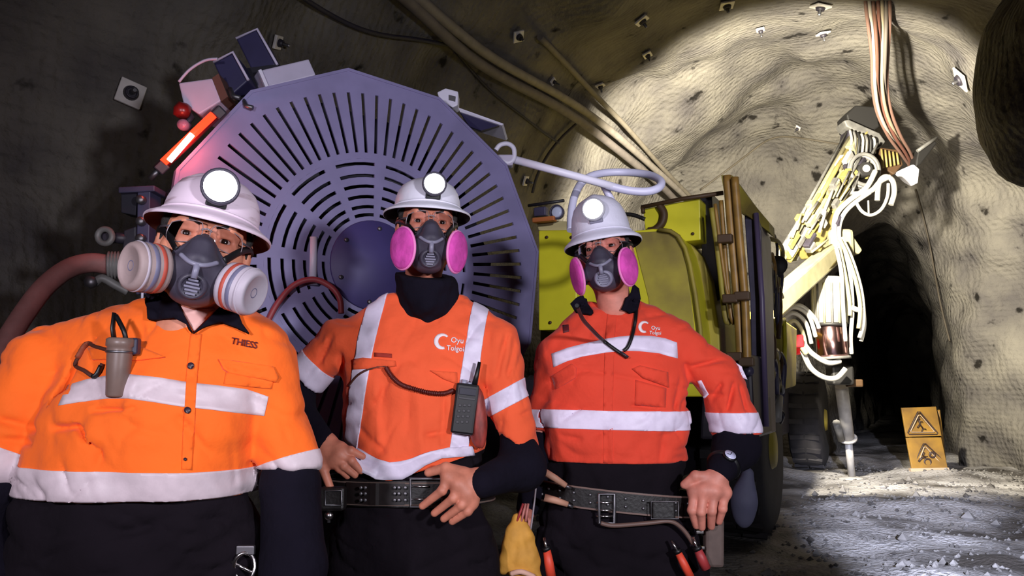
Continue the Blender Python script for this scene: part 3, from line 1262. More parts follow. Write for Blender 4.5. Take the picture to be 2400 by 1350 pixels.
        MB().tube([p.H(q) for q in [(sx * 0.064, -0.081, 0.006), (sx * 0.078, -0.05, 0.008), (sx * 0.086, 0.01, 0.008), (sx * 0.082, 0.04, -0.01)]], 0.0025, 6).build('temple_arm', mat('temple_dark', (60, 54, 60), 0.4), gl)
    MB().tube([p.H(q) for q in spline([(-0.009, -0.113, 0.006), (0, -0.117, 0.009), (0.009, -0.113, 0.006)], 4)], 0.002, 6).build('bridge', mat('clear_rim', (128, 116, 122), 0.3), gl)
    return hat, resp, gl


def hand_piece(wrist, palm, fingers, thumb, rf=0.0105, rp=0.0165, forearm=None, rw=0.026):
    pts = [Vector(q) for q in palm] + [Vector(wrist)] + [Vector(q) for f_ in fingers for q in f_] + [Vector(q) for q in thumb]
    if forearm is not None:
        pts += [Vector(wrist) + (Vector(forearm) - Vector(wrist)).normalized() * 0.07]
    lo = np.min([tuple(q) for q in pts], 0) - 0.045
    hi = np.max([tuple(q) for q in pts], 0) + 0.045
    f = Field(lo, hi, 0.0033)
    for q in palm:
        f.cap(wrist, q, rp * 1.1, rp, k=0.018)
    for a, b in zip(palm[:-1], palm[1:]):
        f.cap(a, b, rp, rp, k=0.010)
    if forearm is not None:
        f.cap(wrist, pts[-1], rw * 0.95, rw, k=0.02)
    fields = [f.F]
    for fg in fingers + [thumb]:
        g = Field(lo, hi, 0.0033)
        n = len(fg)
        rs = [rf * (1.15 - 0.35 * j / (n - 1)) for j in range(n)]
        if fg is thumb:
            rs = [r * 1.15 for r in rs]
        g.chain(fg, rs, k=0.003)
        for j in range(1, n - 1):
            g.ell(fg[j], (rs[j] * 1.08,) * 3, k=0.004)
        fields.append(g.F)
    F = fields[1]
    for g in fields[2:]:
        F = smin(F, g, 0.0025)
    f.F = smin(fields[0], F, 0.010)
    return f.mesh()


def finish_body(p, extra):
    """one mesh: head, neck, hands and the limbs under the clothing"""
    Vs, Qs, n = [], [], 0
    hv = p.HV(HEAD_V)
    for (V, Q) in [(hv, HEAD_Q)] + extra:
        Vs.append(V)
        Qs.append(Q + n)
        n += len(V)
    body = npmesh('person', np.concatenate(Vs), np.concatenate(Qs), SKIN[p.i])
    tag(body, p.label, 'person', 'miners standing in front of the cable reel')
    for sx in (-1, 1):
        b = MB()
        b.lathe([(0.0005, -0.0122)] + [(0.0122 * math.sin(t), -0.0122 * math.cos(t)) for t in np.linspace(0.3, 2.84, 9)] + [(0.0005, 0.0122)],
                p.H((sx * 0.033, -0.0775, -0.001)), p.R @ Vector((0, 1, 0)), 16)
        e = b.build('eye', M_SCLERA, body)
        b = MB()
        b.lathe([(0.0072, 0.0), (0.0060, 0.0016), (0.0005, 0.0022)], p.H((sx * 0.033, -0.0775, -0.001)) + p.R @ Vector((0, -0.0112, 0)), p.R @ Vector((0, -1, 0)), 14)
        b.build('iris', M_IRIS, e)
        b = MB()
        b.tube([p.H(q) for q in [(sx * 0.014, -0.099, 0.019), (sx * 0.032, -0.103, 0.0255), (sx * 0.052, -0.086, 0.020)]], [0.003, 0.004, 0.002], 6, flat=(0.6, 1))
        b.build('eyebrow', M_HAIR, body)
    # hair: a cap under the hat with sideburns
    f = Field((-0.12, -0.13, -0.08), (0.12, 0.15, 0.15), 0.006)
    f.ell((0, 0.022, 0.038), (0.080, 0.098, 0.090), k=0)
    for sx in (-1, 1):
        f.cap((sx * 0.075, -0.018, 0.03), (sx * 0.076, -0.015, -0.02), 0.009, 0.006, k=0.01)
    f.half((0, -0.035, 0.045), (0, -0.8, -0.35))
    f.half((0, 0, -0.035), (0, 0, -1))
    V, Q = f.mesh()
    npmesh('hair', p.HV(V), Q, M_HAIR, body)
    return body


def limb_mesh(pts, rs, h=0.012, k=0.02):
    P = np.array([tuple(q) for q in pts])
    m = max(rs) + 0.03
    f = Field(P.min(0) - m, P.max(0) + m, h)
    f.chain([tuple(q) for q in pts], rs, k=k)
    return f.mesh()


def loft_mesh(rows, h=0.012, grow=0.0):
    r = np.array(rows)
    f = Field((( r[:, 1] - r[:, 3]).min() - 0.05, (r[:, 2] - r[:, 4]).min() - 0.05, r[:, 0].min() - 0.05),
              ((r[:, 1] + r[:, 3]).max() + 0.05, (r[:, 2] + r[:, 4]).max() + 0.05, r[:, 0].max() + 0.05), h)
    f.loft(rows, k=0, grow=grow)
    return f.mesh()


def trousers(p, rows, hipL, hipR, footL, footR, rthigh, grooves=(), h=0.009):
    """waist to ankles, with boots; rows as in rows_px"""
    Y = p.Yt
    R = rows_px(rows, Y)
    a = np.array(R)
    kneeL, kneeR = (hipL + footL) / 2 + Vector((0, -0.02, 0)), (hipR + footR) / 2 + Vector((0, -0.02, 0))
    xs = [hipL.x, hipR.x, footL.x, footR.x]
    lo = (min(min(xs) - rthigh - 0.06, (a[:, 1] - a[:, 3]).min() - 0.05), Y - 0.32, 0.06)
    hi = (max(max(xs) + rthigh + 0.06, (a[:, 1] + a[:, 3]).max() + 0.05), Y + 0.36, a[:, 0].max() + 0.03)
    f = Field(lo, hi, h)
    f.loft(R, k=0.0)
    for hip, kn, ft in ((hipL, kneeL, footL), (hipR, kneeR, footR)):
        f.chain([hip, kn, ft + Vector((0, 0, 0.12))], [rthigh, rthigh * 0.74, rthigh * 0.66], k=0.05)
    f.noise(0.006, 0.16, 30 + p.i, 10)
    f.wrinkle(0.010, 0.10, 60 + p.i, n=6)
    for (pa, pb, wd, dp) in grooves:
        f.groove(at(*pa, Y - 0.13), at(*pb, Y - 0.13), wd, dp)
    f.half((0, 0, a[:, 0].max() - 0.005), (0, 0, 1))
    V, Q = f.mesh()
    tr = npmesh('trousers', V, Q, M_PANTS, p.body)
    for ft in (footL, footR):
        g = Field((ft.x - 0.10, ft.y - 0.28, -0.02), (ft.x + 0.10, ft.y + 0.16, 0.3), 0.01)
        g.cap((ft.x, ft.y, 0.26), (ft.x, ft.y + 0.02, 0.07), 0.062, 0.058, k=0.02)
        g.cap((ft.x, ft.y + 0.03, 0.055), (ft.x, ft.y - 0.15, 0.045), 0.055, 0.052, k=0.05, sc=(1, 1, 1.1))
        g.half((0, 0, 0.0), (0, 0, -1))
        Vb, Qb = g.mesh()
        npmesh('boot', Vb, Qb, mat('boot_black', (26, 22, 20), 0.5, bump=0.2), p.body)
    p.trou_bvh = bvh_of(V, Q)
    p.trou = (V, Q)
    return tr


def torso_dist(P, rows, grow=0.0, e=2.2):
    rows = np.array(sorted(rows, key=lambda r: r[0]))
    z = np.clip(P[:, 2], rows[0, 0], rows[-1, 0])
    f = lambda i: smooth_interp(z, rows[:, 0], rows[:, i])
    a, b = f(3) + grow, f(4) + grow
    q = (np.abs((P[:, 0] - f(1)) / a) ** e + np.abs((P[:, 1] - f(2)) / b) ** e) ** (1 / e)
    return (q - 1) * np.minimum(a, b)


def chain_dist(P, pts, rs):
    best = np.full(len(P), 9.0)
    for i in range(len(pts) - 1):
        a, b = np.array(pts[i]), np.array(pts[i + 1])
        ba = b - a
        t = np.clip((P - a) @ ba / (ba @ ba), 0, 1)
        d = np.linalg.norm(P - a - t[:, None] * ba, axis=1) - (rs[i] + t * (rs[i + 1] - rs[i]))
        best = np.minimum(best, d)
    return best


def shirt(p, rows, arms, neckc, hem, grooves, traps, h=0.0062, neck_r=0.062, bulges=(), name='shirt'):
    """rows: px rows; arms: list of (points, radii, cut point, cut normal); hem: (point, normal); returns the mesh"""
    Y = p.Yt
    R = rows_px(rows, Y)
    p.rows = R
    a = np.array(R)
    lo = np.array([(a[:, 1] - a[:, 3]).min() - 0.06, Y - 0.33, a[:, 0].min() - 0.06])
    hi = np.array([(a[:, 1] + a[:, 3]).max() + 0.06, Y + 0.30, a[:, 0].max() + 0.14])
    for (pts, rs, cp, cn) in arms:
        A = np.array([tuple(q) for q in pts])
        lo = np.minimum(lo, A.min(0) - max(rs) - 0.02)
        hi = np.maximum(hi, A.max(0) + max(rs) + 0.02)
    f = Field(lo, hi, h)
    f.loft(R, k=0.0)
    for (pa, pb, ra, rb) in traps:
        f.cap(pa, pb, ra, rb, k=0.06)
    for (c, r) in bulges:
        f.ell(c, r, k=0.05)
    for (pts, rs, cp, cn) in arms:
        g = Field(lo, hi, h)
        g.chain(pts, rs, k=0.03)
        n = np.array(Vector(cn).normalized())
        gg = (g.ax[0][:, None, None], g.ax[1][None, :, None], g.ax[2][None, None, :])
        cut = (gg[0] - cp[0]) * n[0] + (gg[1] - cp[1]) * n[1] + (gg[2] - cp[2]) * n[2]
        arm = np.maximum(g.F, cut)
        f.F = smin(f.F, arm, 0.013)
    f.noise(0.0050, 0.20, 10 + p.i, 9)
    f.noise(0.0025, 0.085, 20 + p.i, 9)
    f.wrinkle(0.0085, 0.11, 40 + p.i, bias=(.5, .2, 1), n=4)
    f.wrinkle(0.0060, 0.085, 50 + p.i, bias=(1, .3, .5), n=3)
    for (pa, pb, wd, dp, dy) in grooves:
        f.groove(at(*pa, Y + dy), at(*pb, Y + dy), wd * 0.75, dp * 2.5)
    # neck opening
    f.cap(neckc[0], neckc[1], neck_r, neck_r, k=0.012, op='sub')
    if hem:
        f.half(hem[0], hem[1])
    V, Q = f.mesh()
    V = relax(V, Q, 1, 0.3)
    o = npmesh(name, V, Q, SHIRT[p.i], p.body)
    p.shirt = o
    p.SV, p.SQ = V, Q
    p.bvh = bvh_of(V, Q)
    return o


def arm_keep(p, arms, k, margin=0.0):
    """faces that belong to arm k (nearer to it than to the torso)"""
    pts, rs = arms[k][0], arms[k][1]
    P0 = [tuple(q) for q in pts]
    return lambda c: chain_dist(c, P0, rs) < np.minimum(torso_dist(c, p.rows) - margin, 0.02)


def torso_keep(p, arms, margin=0.004):
    def f(c):
        t = torso_dist(c, p.rows)
        m = np.ones(len(c), bool)
        for a in arms:
            m &= t < chain_dist(c, [tuple(q) for q in a[0]], a[1]) - margin
        return m
    return f


def ring_pts(row_c, z0, n, grow, tilt=(0, 0), a0=0.0, a1=2 * math.pi, e=2.2):
    cx, cy, a, b = row_c
    out = []
    for j in range(n):
        t = a0 + (a1 - a0) * j / (n - 1)
        c_, s_ = math.cos(t), math.sin(t)
        rr = (abs(c_) ** e + abs(s_) ** e) ** (-1 / e)
        x, y = (a + grow) * c_ * rr, (b + grow) * s_ * rr
        out.append(Vector((cx + x, cy + y, z0 + tilt[0] * x + tilt[1] * y)))
    return out


def strap_loop(pts, up, hw, th, closed=True):
    """flat strap along a loop of points"""
    n = len(pts)
    V, F = [], []
    c = sum(pts, Vector()) / n
    up = Vector(up)
    for p_ in pts:
        o = (p_ - c)
        o.z = 0
        o = o.normalized() if o.length > 1e-6 else Vector((0, -1, 0))
        for (u, t) in ((-hw, 0), (hw, 0), (hw, th), (-hw, th)):
            V.append(p_ + up * u + o * t)
    m = n if closed else n - 1
    for i in range(m):
        j = (i + 1) % n
        for k in range(4):
            F.append((i * 4 + k, i * 4 + (k + 1) % 4, j * 4 + (k + 1) % 4, j * 4 + k))
    if not closed:
        F += [(0, 1, 2, 3), tuple((n - 1) * 4 + k for k in (3, 2, 1, 0))]
    return V, F


def foot(px, Y):
    x = at(px, 1200, Y).x
    return Vector((x, Y, 0.0))
O_CAM = Vector((0, 0, CAMZ))


def drape(pts, bvhs, off, n=5):
    """pixel path laid on surfaces"""
    sm = spline([Vector((a, b, 0)) for a, b in pts], n)
    out, last = [], None
    for q in sm:
        d = ray(q.x, q.y).normalized()
        best = None
        for b in bvhs:
            h_, nn, _, dist = b.ray_cast(O_CAM, d)
            if h_ is not None and (best is None or dist < best):
                best = dist
        if best is None:
            best = last or 2.3
        if last is not None and abs(best - last) > 0.06:
            best = last + math.copysign(0.02, best - last)
        last = best
        out.append(O_CAM + d * (best - off))
    return out


def circle_px(x, y, r, n=14):
    return [(x + r * math.cos(a), y + r * math.sin(a)) for a in np.linspace(0, 2 * math.pi, n + 1)[:-1]]


def cuff_planes(a, b, s0, s1):
    """two planes across the line a-b at fractions s0 < s1"""
    a, b = Vector(a), Vector(b)
    d = (b - a)
    return [(a + d * s1, d), (a + d * s0, -d)]


def swirl(p, x, y, r, m, parent):
    pts = []
    for a in np.linspace(math.radians(-40), math.radians(-290), 16):
        pts.append((x + r * math.cos(a), y + r * math.sin(a)))
    for a in np.linspace(math.radians(-280), math.radians(-50), 14):
        pts.append((x + r * 0.16 + r * 0.62 * math.cos(a), y + 0.0 + r * 0.66 * math.sin(a)))
    return decal('logo_swirl', pts, [p.bvh], 0.003, 0.0015, m, parent, cell=5)


M_PRINT_DK = mat('print_maroon', (92, 22, 30), 0.7)
M_PRINT_WH = mat('print_white', (240, 226, 230), 0.7)
M_BUTTON = mat('button_dark', (52, 34, 48), 0.4)
M_TEE = mat('undershirt_pale', (226, 176, 168), 0.9)


# ============================================================ left miner
def miner_left():
    p = Person(0, 1.86, 0.15, 'stocky miner in bright orange shirt with dark open collar, nearest the camera', 'shirt',
               (482, 556), 1.70, 22, -3, 11, (1.20, 1.10, 1.15))
    Y = p.Yt
    pL = [at(108, 852, Y + 0.01), at(-14, 1072, Y - 0.05)]
    pR = [at(606, 822, Y + 0.02), at(672, 1100, Y)]
    nearm = [at(674, 1060, Y), at(680, 1130, Y), at(688, 1330, Y - 0.05), at(676, 1480, Y - 0.12)]
    farm = [at(-12, 1050, Y - .045), at(-24, 1140, Y - .05), at(-40, 1260, Y - 0.02), at(-10, 1420, Y - 0.12)]
    rows = [(1192, 40, 600, .170, 0), (1100, 66, 607, .172, -.012), (1000, 108, 622, .165, -.012), (900, 148, 634, .15, 0),
            (820, 190, 630, .135, .012), (765, 240, 606, .115, .024), (722, 310, 570, .085, .03)]
    # the hidden body under the clothing, hands below the frame
    torso = loft_mesh([(z, x, y, a - 0.035, b - 0.035) for (z, x, y, a, b) in rows_px(rows[1:], Y)])
    armm = [limb_mesh(pL + farm[2:], [0.05, 0.045, 0.036, 0.028]), limb_mesh([pR[0]] + nearm, [0.05, 0.04, 0.04, 0.036, 0.028])]
    hands = []
    for w_, e_, sx in ((nearm[3], nearm[2], 1), (farm[3], farm[2], -1)):
        dn = (w_ - e_).normalized()
        side = Vector((0.15 * sx, -1, 0)).normalized()
        side = (side - dn * side.dot(dn)).normalized()
        out = dn.cross(side).normalized()
        pal = [w_ + dn * 0.085 + side * t for t in (0.033, 0.011, -0.011, -0.033)]
        fg = [[q, q + dn * l_ * 0.5 - out * 0.004 * sx, q + dn * l_ * 0.8 - out * 0.02 * sx] for q, l_ in zip(pal, (0.085, 0.095, 0.088, 0.068))]
        th = [w_ + dn * 0.03 + side * 0.03, w_ + dn * 0.06 + side * 0.055, w_ + dn * 0.09 + side * 0.06]
        hands.append(hand_piece(w_, pal, fg, th, forearm=e_))
    p.body = finish_body(p, [torso] + armm + hands)
    traps = [(at(405, 752, Y + .01), at(150, 826, Y + .02), 0.060, 0.072), (at(520, 752, Y + .01), at(600, 822, Y + .02), 0.052, 0.068)]
    arms = [(pL, [0.088, 0.080], at(-15, 1112, Y), (at(-40, 1200, Y) - at(40, 1000, Y))),
            (pR, [0.076, 0.066], at(675, 1098, Y), (at(668, 1200, Y) - at(655, 1000, Y)))]
    dy = -0.15
    G = [((172, 862), (118, 1010), .010, .016, dy + .06), ((118, 1010), (78, 1090), .009, .012, dy + .06), ((120, 1005), (186, 1000), .008, .010, dy), ((186, 1000), (228, 1045), .008, .010, dy),
         ((220, 964), (330, 956), .007, .007, dy), ((636, 885), (628, 975), .010, .016, dy + .05), ((628, 975), (582, 1070), .010, .012, dy + .05),
         ((540, 976), (612, 998), .007, .006, dy), ((300, 720), (335, 800), .010, .006, dy + .04), ((160, 760), (155, 860), .012, .008, dy + .04),
         ((90, 1010), (0, 985), .010, .007, dy + .05), ((80, 1040), (5, 1030), .010, .006, dy + .05), ((690, 880), (705, 1000), .009, .007, dy + .08),
         ((660, 900), (668, 1030), .008, .006, dy + .08), ((250, 1040), (240, 1095), .010, .005, dy), ((420, 980), (480, 1060), .012, .004, dy),
         ((380, 700), (350, 780), .008, .005, dy + .05), ((330, 880), (300, 960), .014, -.004, dy)]
    hem = hplane((40, 1180), (598, 1178), Y - .165, False)
    neck = (p.H((0, 0.03, -0.08)), p.H((0, 0.05, -0.125)))
    s = shirt(p, rows, arms, neck, hem, G, traps, neck_r=0.064)
    tk = torso_keep(p, arms)
    bv = [p.bvh]
    hb = bvh_of(p.HV(HEAD_V), HEAD_Q)
    pol = [(136, 950), (158, 902), (205, 888), (250, 880), (305, 877), (370, 884), (444, 896), (510, 903), (578, 912), (629, 930),
           (619, 975), (560, 968), (500, 960), (422, 952), (360, 942), (300, 934), (250, 934), (190, 941)]
    decal('reflective_strip', pol, bv, 0.003, 0.003, STRIP[0], s)
    band('reflective_strip', p.SV, p.SQ, [hplane((60, 1102), (608, 1112), Y - .168, True), hplane((40, 1176), (598, 1174), Y - .168, False)], torso_keep(p, arms, -.002), STRIP[0], s)
    band('reflective_strip', p.SV, p.SQ, cuff_planes(pL[0], pL[1], 0.90, 1.20), arm_keep(p, arms, 0, -.015), STRIP[0], s)
    band('reflective_strip', p.SV, p.SQ, cuff_planes(pR[0], pR[1], 0.915, 1.20), arm_keep(p, arms, 1, -.012), STRIP[0], s)
    # placket, buttons, pockets
    decal('placket', [(447, 785), (472, 782), (462, 880), (455, 1000), (449, 1102), (426, 1100), (430, 1000), (437, 880)], bv, 0.004, 0.004, SHIRT[0], s)
    for (x, y, r) in ((447, 857, 8), (439, 961, 8), (434, 1076, 4)):
        decal('button', circle_px(x, y, r), bv, 0.008, 0.004, M_BUTTON, s, cell=6)
    decal('pocket_flap', [(513, 842), (640, 858), (655, 884), (648, 896), (540, 872), (524, 862)], bv, 0.008, 0.007, SHIRT[0], s)
    decal('pocket_flap', [(205, 815), (330, 812), (385, 835), (330, 842), (215, 842)], bv, 0.008, 0.007, SHIRT[0], s)
    decal('pocket', [(530, 872), (640, 893), (636, 912), (525, 900)], bv, 0.004, 0.004, SHIRT[0], s)
    ct = [p.bvh, hb]
    decal('collar', [(342, 693), (362, 680), (400, 694), (425, 730), (452, 778), (436, 760), (407, 745), (370, 748), (345, 746)], ct, 0.020, 0.008, M_NAVY, s)
    decal('collar', [(453, 780), (487, 748), (512, 722), (528, 704), (552, 716), (568, 758), (584, 780), (552, 764), (520, 752), (484, 762)], ct, 0.020, 0.008, M_NAVY, s)
    decal('undershirt', [(418, 716), (455, 728), (505, 724), (480, 752), (455, 776), (436, 745)], ct, 0.006, 0.004, M_TEE, s)
    text_decal('chest_lettering', 'THIESS', 541, 805, 15.5, math.radians(11), bv, M_PRINT_DK, s)
    # long dark under sleeves
    Vn, Qn = limb_mesh(nearm, [0.040, 0.064, 0.070, 0.052], 0.008)
    npmesh('sleeve_lower', Vn, Qn, M_NAVY, s)
    Vn, Qn = limb_mesh(farm, [0.04, 0.068, 0.062, 0.05], 0.008)
    npmesh('sleeve_lower', Vn, Qn, M_NAVY, s)
    trousers(p, [(1140, 62, 590, .152, 0), (1180, 46, 598, .160, 0), (1260, 28, 612, .165, 0), (1350, 12, 622, .165, 0), (1450, 5, 625, .15, 0)],
             at(170, 1480, Y), at(470, 1480, Y), foot(150, Y), foot(480, Y), 0.115,
             [((120, 1300), (420, 1210), .012, .010), ((60, 1340), (160, 1290), .012, .008), ((330, 1330), (440, 1260), .012, .008)])
    build_head_gear(p, 0.140, kind='can', hat_label='scuffed pinkish white hard hat tilted on the left miner, lamp lit',
                    mask_label='dark half mask with two round grey banded cartridges on the left miner',
                    glass_label='clear safety glasses above the mask with grey cartridges', lamp_r=0.034)
    # torch clipped on the chest
    Yf = (drape([(275, 850), (276, 851)], bv, 0.0)[0]).y - 0.022
    t = empty('torch', at(274, 930, Yf), 'grey-brown tapered torch clipped upright on the left miner\'s chest', 'torch')
    a, b = at(272, 930, Yf), at(284, 792, Yf)
    L = (b - a).length
    bo = MB().lathe([(0.019, 0), (0.021, 0.004), (0.0245, L * 0.55), (0.0262, L * 0.80), (0.0262, L * 0.84), (0.029, L * 0.86), (0.029, L * 0.97), (0.024, L)], a, b - a, 24).build('barrel', mat('torch_grey_brown', (116, 96, 88), 0.4, var=0.1, vscale=30), t)
    MB().lathe([(0.0275, L * 0.74), (0.0285, L * 0.75), (0.0285, L * 0.77), (0.0275, L * 0.78)], a, b - a, 24).build('grip_ring', M_STEEL, bo)
    MB().tube([at(268, 800, Yf + .01), at(264, 770, Yf + .01), at(268, 733, Yf + .012)], [0.009, 0.008, 0.007], 8, flat=(1, .5)).build('clip', M_BLACK, t)
    MB().tube(spline([at(272, 740, Yf + .01), at(290, 775, Yf - .005), at(296, 800, Yf)], 4), 0.005, 8).build('strap', M_BLACK, t)
    MB().bbox(at(307, 812, Yf + .012), (0.018, 0.012, 0.018), None, 0.005).build('switch_block', mat('plastic_slate', (44, 46, 66), 0.4), t)
    cord = drape([(258, 822), (222, 812), (204, 806), (186, 834), (176, 856), (196, 868), (222, 882), (240, 852)], bv, 0.010)
    MB().tube(cord, 0.0042, 8).build('lanyard_cord', mat('cord_brown', (74, 34, 24), 0.7), t)
    MB().tube(cord[-7:-1], 0.009, 8, flat=(1, .6)).build('cord_hook', M_BLACK, t)
    MB().tube(cord[8:17], 0.0095, 8, flat=(1, .6)).build('cord_sleeve', mat('cord_rust', (128, 58, 32), 0.7), t)
    # carabiner on the belt
    q = drape([(580, 1325), (581, 1326)], [p.trou_bvh], 0.0)[0] + Vector((0, -0.02, 0))
    c = empty('carabiner', q, 'chrome carabiner hanging at the left miner\'s trouser waist', 'carabiner')
    MB().tube([q + Vector((0.022 * math.cos(a_), 0.004 * math.sin(2 * a_), 0.030 * math.sin(a_))) for a_ in np.linspace(0, 6.283, 25)[:-1]], 0.0045, 8, closed=True).build('ring', M_CHROME, c)
    MB().bbox(q + Vector((0.0, 0.004, 0.035)), (0.020, 0.006, 0.010), None, 0.003).build('gate', M_STEEL, c)
    MB().cyl(q + Vector((-0.028, 0, 0.012)), q + Vector((0.02, 0, -0.012)), 0.004, 10).build('pin', M_CHROME, c)
    return p


# ============================================================ middle miner
def miner_middle():
    p = Person(1, 2.45, 0.13, 'miner in red-orange vest shirt with vertical reflective strips and neck gaiter, thumb in belt', 'shirt',
               (1008, 519), 2.32, 12, -2, 2, (1.08, 1.05, 1.17))
    Y = p.Yt
    pL = [at(800, 800, Y), at(700, 905, Y)]
    pR = [at(1163, 808, Y), at(1213, 1045, Y - .03)]
    nL = [at(715, 885, Y), at(688, 950, Y - .02), at(757, 1036, Y - .12)]
    nR = [at(1205, 1000, Y - .02), at(1224, 1095, Y - .05), at(1128, 1132, Y - .20)]
    rows = [(1140, 812, 1128, .13, 0), (1050, 802, 1140, .128, -.005), (950, 800, 1148, .126, 0), (850, 800, 1150, .12, 0),
            (790, 815, 1140, .105, .01), (740, 850, 1110, .085, .02), (705, 905, 1085, .06, .03)]
    torso = loft_mesh([(z, x, y, a - 0.03, b - 0.03) for (z, x, y, a, b) in rows_px(rows[1:], Y)])
    armm = [limb_mesh([pL[0]] + nL, [0.05, 0.045, 0.040, 0.027]), limb_mesh([pR[0]] + nR, [0.05, 0.045, 0.042, 0.027])]
    Yr = Y - .21
    A = lambda x, y, d=0.0: at(x, y, Yr + d)
    handR = hand_piece(A(1118, 1126, .015), [A(1052, 1116, .0), A(1076, 1136, -.012), A(1093, 1156, -.010), A(1103, 1176, .0)],
                       [[A(1052, 1116), A(1036, 1150, -.014), A(990, 1186, .004)], [A(1076, 1136, -.012), A(1062, 1168, -.022), A(1018, 1203, .0)],
                        [A(1093, 1156, -.010), A(1082, 1184, -.020), A(1040, 1216, .004)], [A(1103, 1176), A(1096, 1198, -.010), A(1060, 1222, .010)]],
                       [A(1088, 1108, .012), A(1045, 1096, .006), A(1004, 1108, .022)], rf=0.0128, rp=0.0215, forearm=nR[1], rw=0.030)
    Yl = Y - .135
    B = lambda x, y, d=0.0: at(x, y, Yl + d)
    handL = hand_piece(B(764, 1040, .015), [B(796, 1052, -.004), B(798, 1066, -.012), B(788, 1076, -.010), B(772, 1082, .0)],
                       [[B(796, 1052, -.004), B(822, 1056, -.014), B(850, 1070, .0)], [B(798, 1066, -.012), B(824, 1080, -.022), B(846, 1104, -.008)],
                        [B(788, 1076, -.010), B(806, 1092, -.022), B(832, 1114, -.008)], [B(776, 1078, .0), B(796, 1098, -.014), B(814, 1116, -.002)]],
                       [B(758, 1060, .005), B(756, 1095, -.008), B(775, 1146, -.012)], rf=0.0118, rp=0.0195, forearm=nL[1], rw=0.029)
    p.body = finish_body(p, [torso] + armm + [handR, handL])
    traps = [(at(935, 742, Y + .02), at(806, 806, Y), 0.055, 0.066), (at(1075, 740, Y + .02), at(1160, 806, Y), 0.055, 0.066)]
    arms = [(pL, [0.070, 0.066], at(712, 892, Y), (pL[1] - pL[0])),
            (pR, [0.070, 0.064], at(1213, 1036, Y), Vector((-0.42, 0, -0.9)))]
    dy = -0.12
    G = [((1145, 880), (1130, 960), .009, .010, dy), ((1190, 770), (1165, 880), .008, .007, dy + .04), ((1210, 790), (1190, 880), .008, .006, dy + .05),
         ((905, 735), (920, 800), .010, .004, dy), ((960, 730), (965, 800), .010, .004, dy), ((1040, 730), (1020, 790), .010, .003, dy),
         ((830, 1000), (900, 1060), .010, .005, dy), ((1000, 1020), (1060, 1010), .008, .006, dy), ((1040, 930), (1035, 1040), .009, .005, dy),
         ((905, 870), (900, 1040), .02, .003, dy), ((980, 900), (990, 1060), .02, -.003, dy), ((800, 830), (800, 930), .01, .008, dy + .06),
         ((1180, 990), (1250, 960), .008, .003, dy + .06), ((780, 790), (745, 850), .01, .005, dy + .05)]
    neck = (p.H((0, 0.03, -0.08)), p.H((0, 0.05, -0.125)))
    s = shirt(p, rows, arms, neck, hplane((805, 1064), (905, 1130), Y - .13, False), G, traps, neck_r=0.066)
    # second cut of the lifted hem
    bm = bmesh.new()
    bm.from_mesh(s.data)
    hp = hplane((900, 1132), (1118, 1064), Y - .13, False)
    bmesh.ops.bisect_plane(bm, geom=list(bm.verts) + list(bm.edges) + list(bm.faces), plane_co=hp[0], plane_no=hp[1], clear_outer=False)
    kill = [f for f in bm.faces if (f.calc_center_median() - hp[0]).dot(hp[1]) > 0 and 0 or ((f.calc_center_median() - hp[0]).dot(hp[1]) > 0 and f.calc_center_median().x < at(1150, 1000, Y).x)]
    bmesh.ops.delete(bm, geom=kill, context='FACES')
    bm.to_mesh(s.data)
    bm.free()
    s.data.polygons.foreach_set('use_smooth', np.ones(len(s.data.polygons), bool))
    bv = [p.bvh]
    Yf = Y - .125
    band('reflective_strip', p.SV, p.SQ, [vplane((850, 685), (799, 1012), Yf, False), vplane((894, 685), (839, 1012), Yf, True), hplane((800, 1052), (905, 1118), Y - .13, False)], None, STRIP[1], s)
    band('reflective_strip', p.SV, p.SQ, [vplane((1104, 700), (1054, 1045), Yf, False), vplane((1142, 712), (1096, 1045), Yf, True), hplane((900, 1112), (1118, 1044), Y - .13, False)], None, STRIP[1], s)
    decal('reflective_strip', [(812, 1062), (838, 1050), (858, 1063), (885, 1076), (913, 1084), (940, 1081), (961, 1076), (1007, 1059), (1050, 1049), (1108, 1046),
                               (1114, 1068), (1036, 1074), (997, 1091), (966, 1112), (943, 1124), (905, 1125), (880, 1121), (847, 1107)], bv, 0.008, 0.005, STRIP[1], s)
    band('reflective_strip', p.SV, p.SQ, cuff_planes(pL[0], pL[1], 0.52, 1.3), arm_keep(p, arms, 0, -.01), STRIP[1], s)
    band('reflective_strip', p.SV, p.SQ, [hplane((1128, 940), (1245, 876), Y - .06, True), hplane((1138, 982), (1268, 912), Y - .06, False), vplane((1124, 930), (1134, 990), Y - .06, False)],
         arm_keep(p, arms, 1, -.012), STRIP[1], s)
    decal('pocket_flap', [(826, 842), (850, 838), (925, 845), (928, 858), (890, 863), (826, 866)], bv, 0.007, 0.006, SHIRT[1], s)
    decal('pocket_flap', [(1008, 868), (1070, 872), (1072, 900), (1040, 888)], bv, 0.007, 0.006, SHIRT[1], s)
    decal('name_patch', [(877, 826), (918, 829), (918, 838), (877, 836)], bv, 0.004, 0.002, mat('patch_dark_red', (150, 40, 26), 0.8), s)
    MB().tube(drape([(818, 905), (838, 880), (868, 864), (905, 858)], bv, 0.004), 0.0035, 6).build('pocket_cord', mat('cord_brown', (74, 34, 24), 0.7), s)
    lg = swirl(p, 1036, 800, 19, M_PRINT_WH, s)
    text_decal('chest_lettering', 'Oyu', 1056, 802, 13, math.radians(5), bv, M_PRINT_WH, s)
    text_decal('chest_lettering', 'Tolgoi', 1046, 820, 12, math.radians(5), bv, M_PRINT_WH, s)
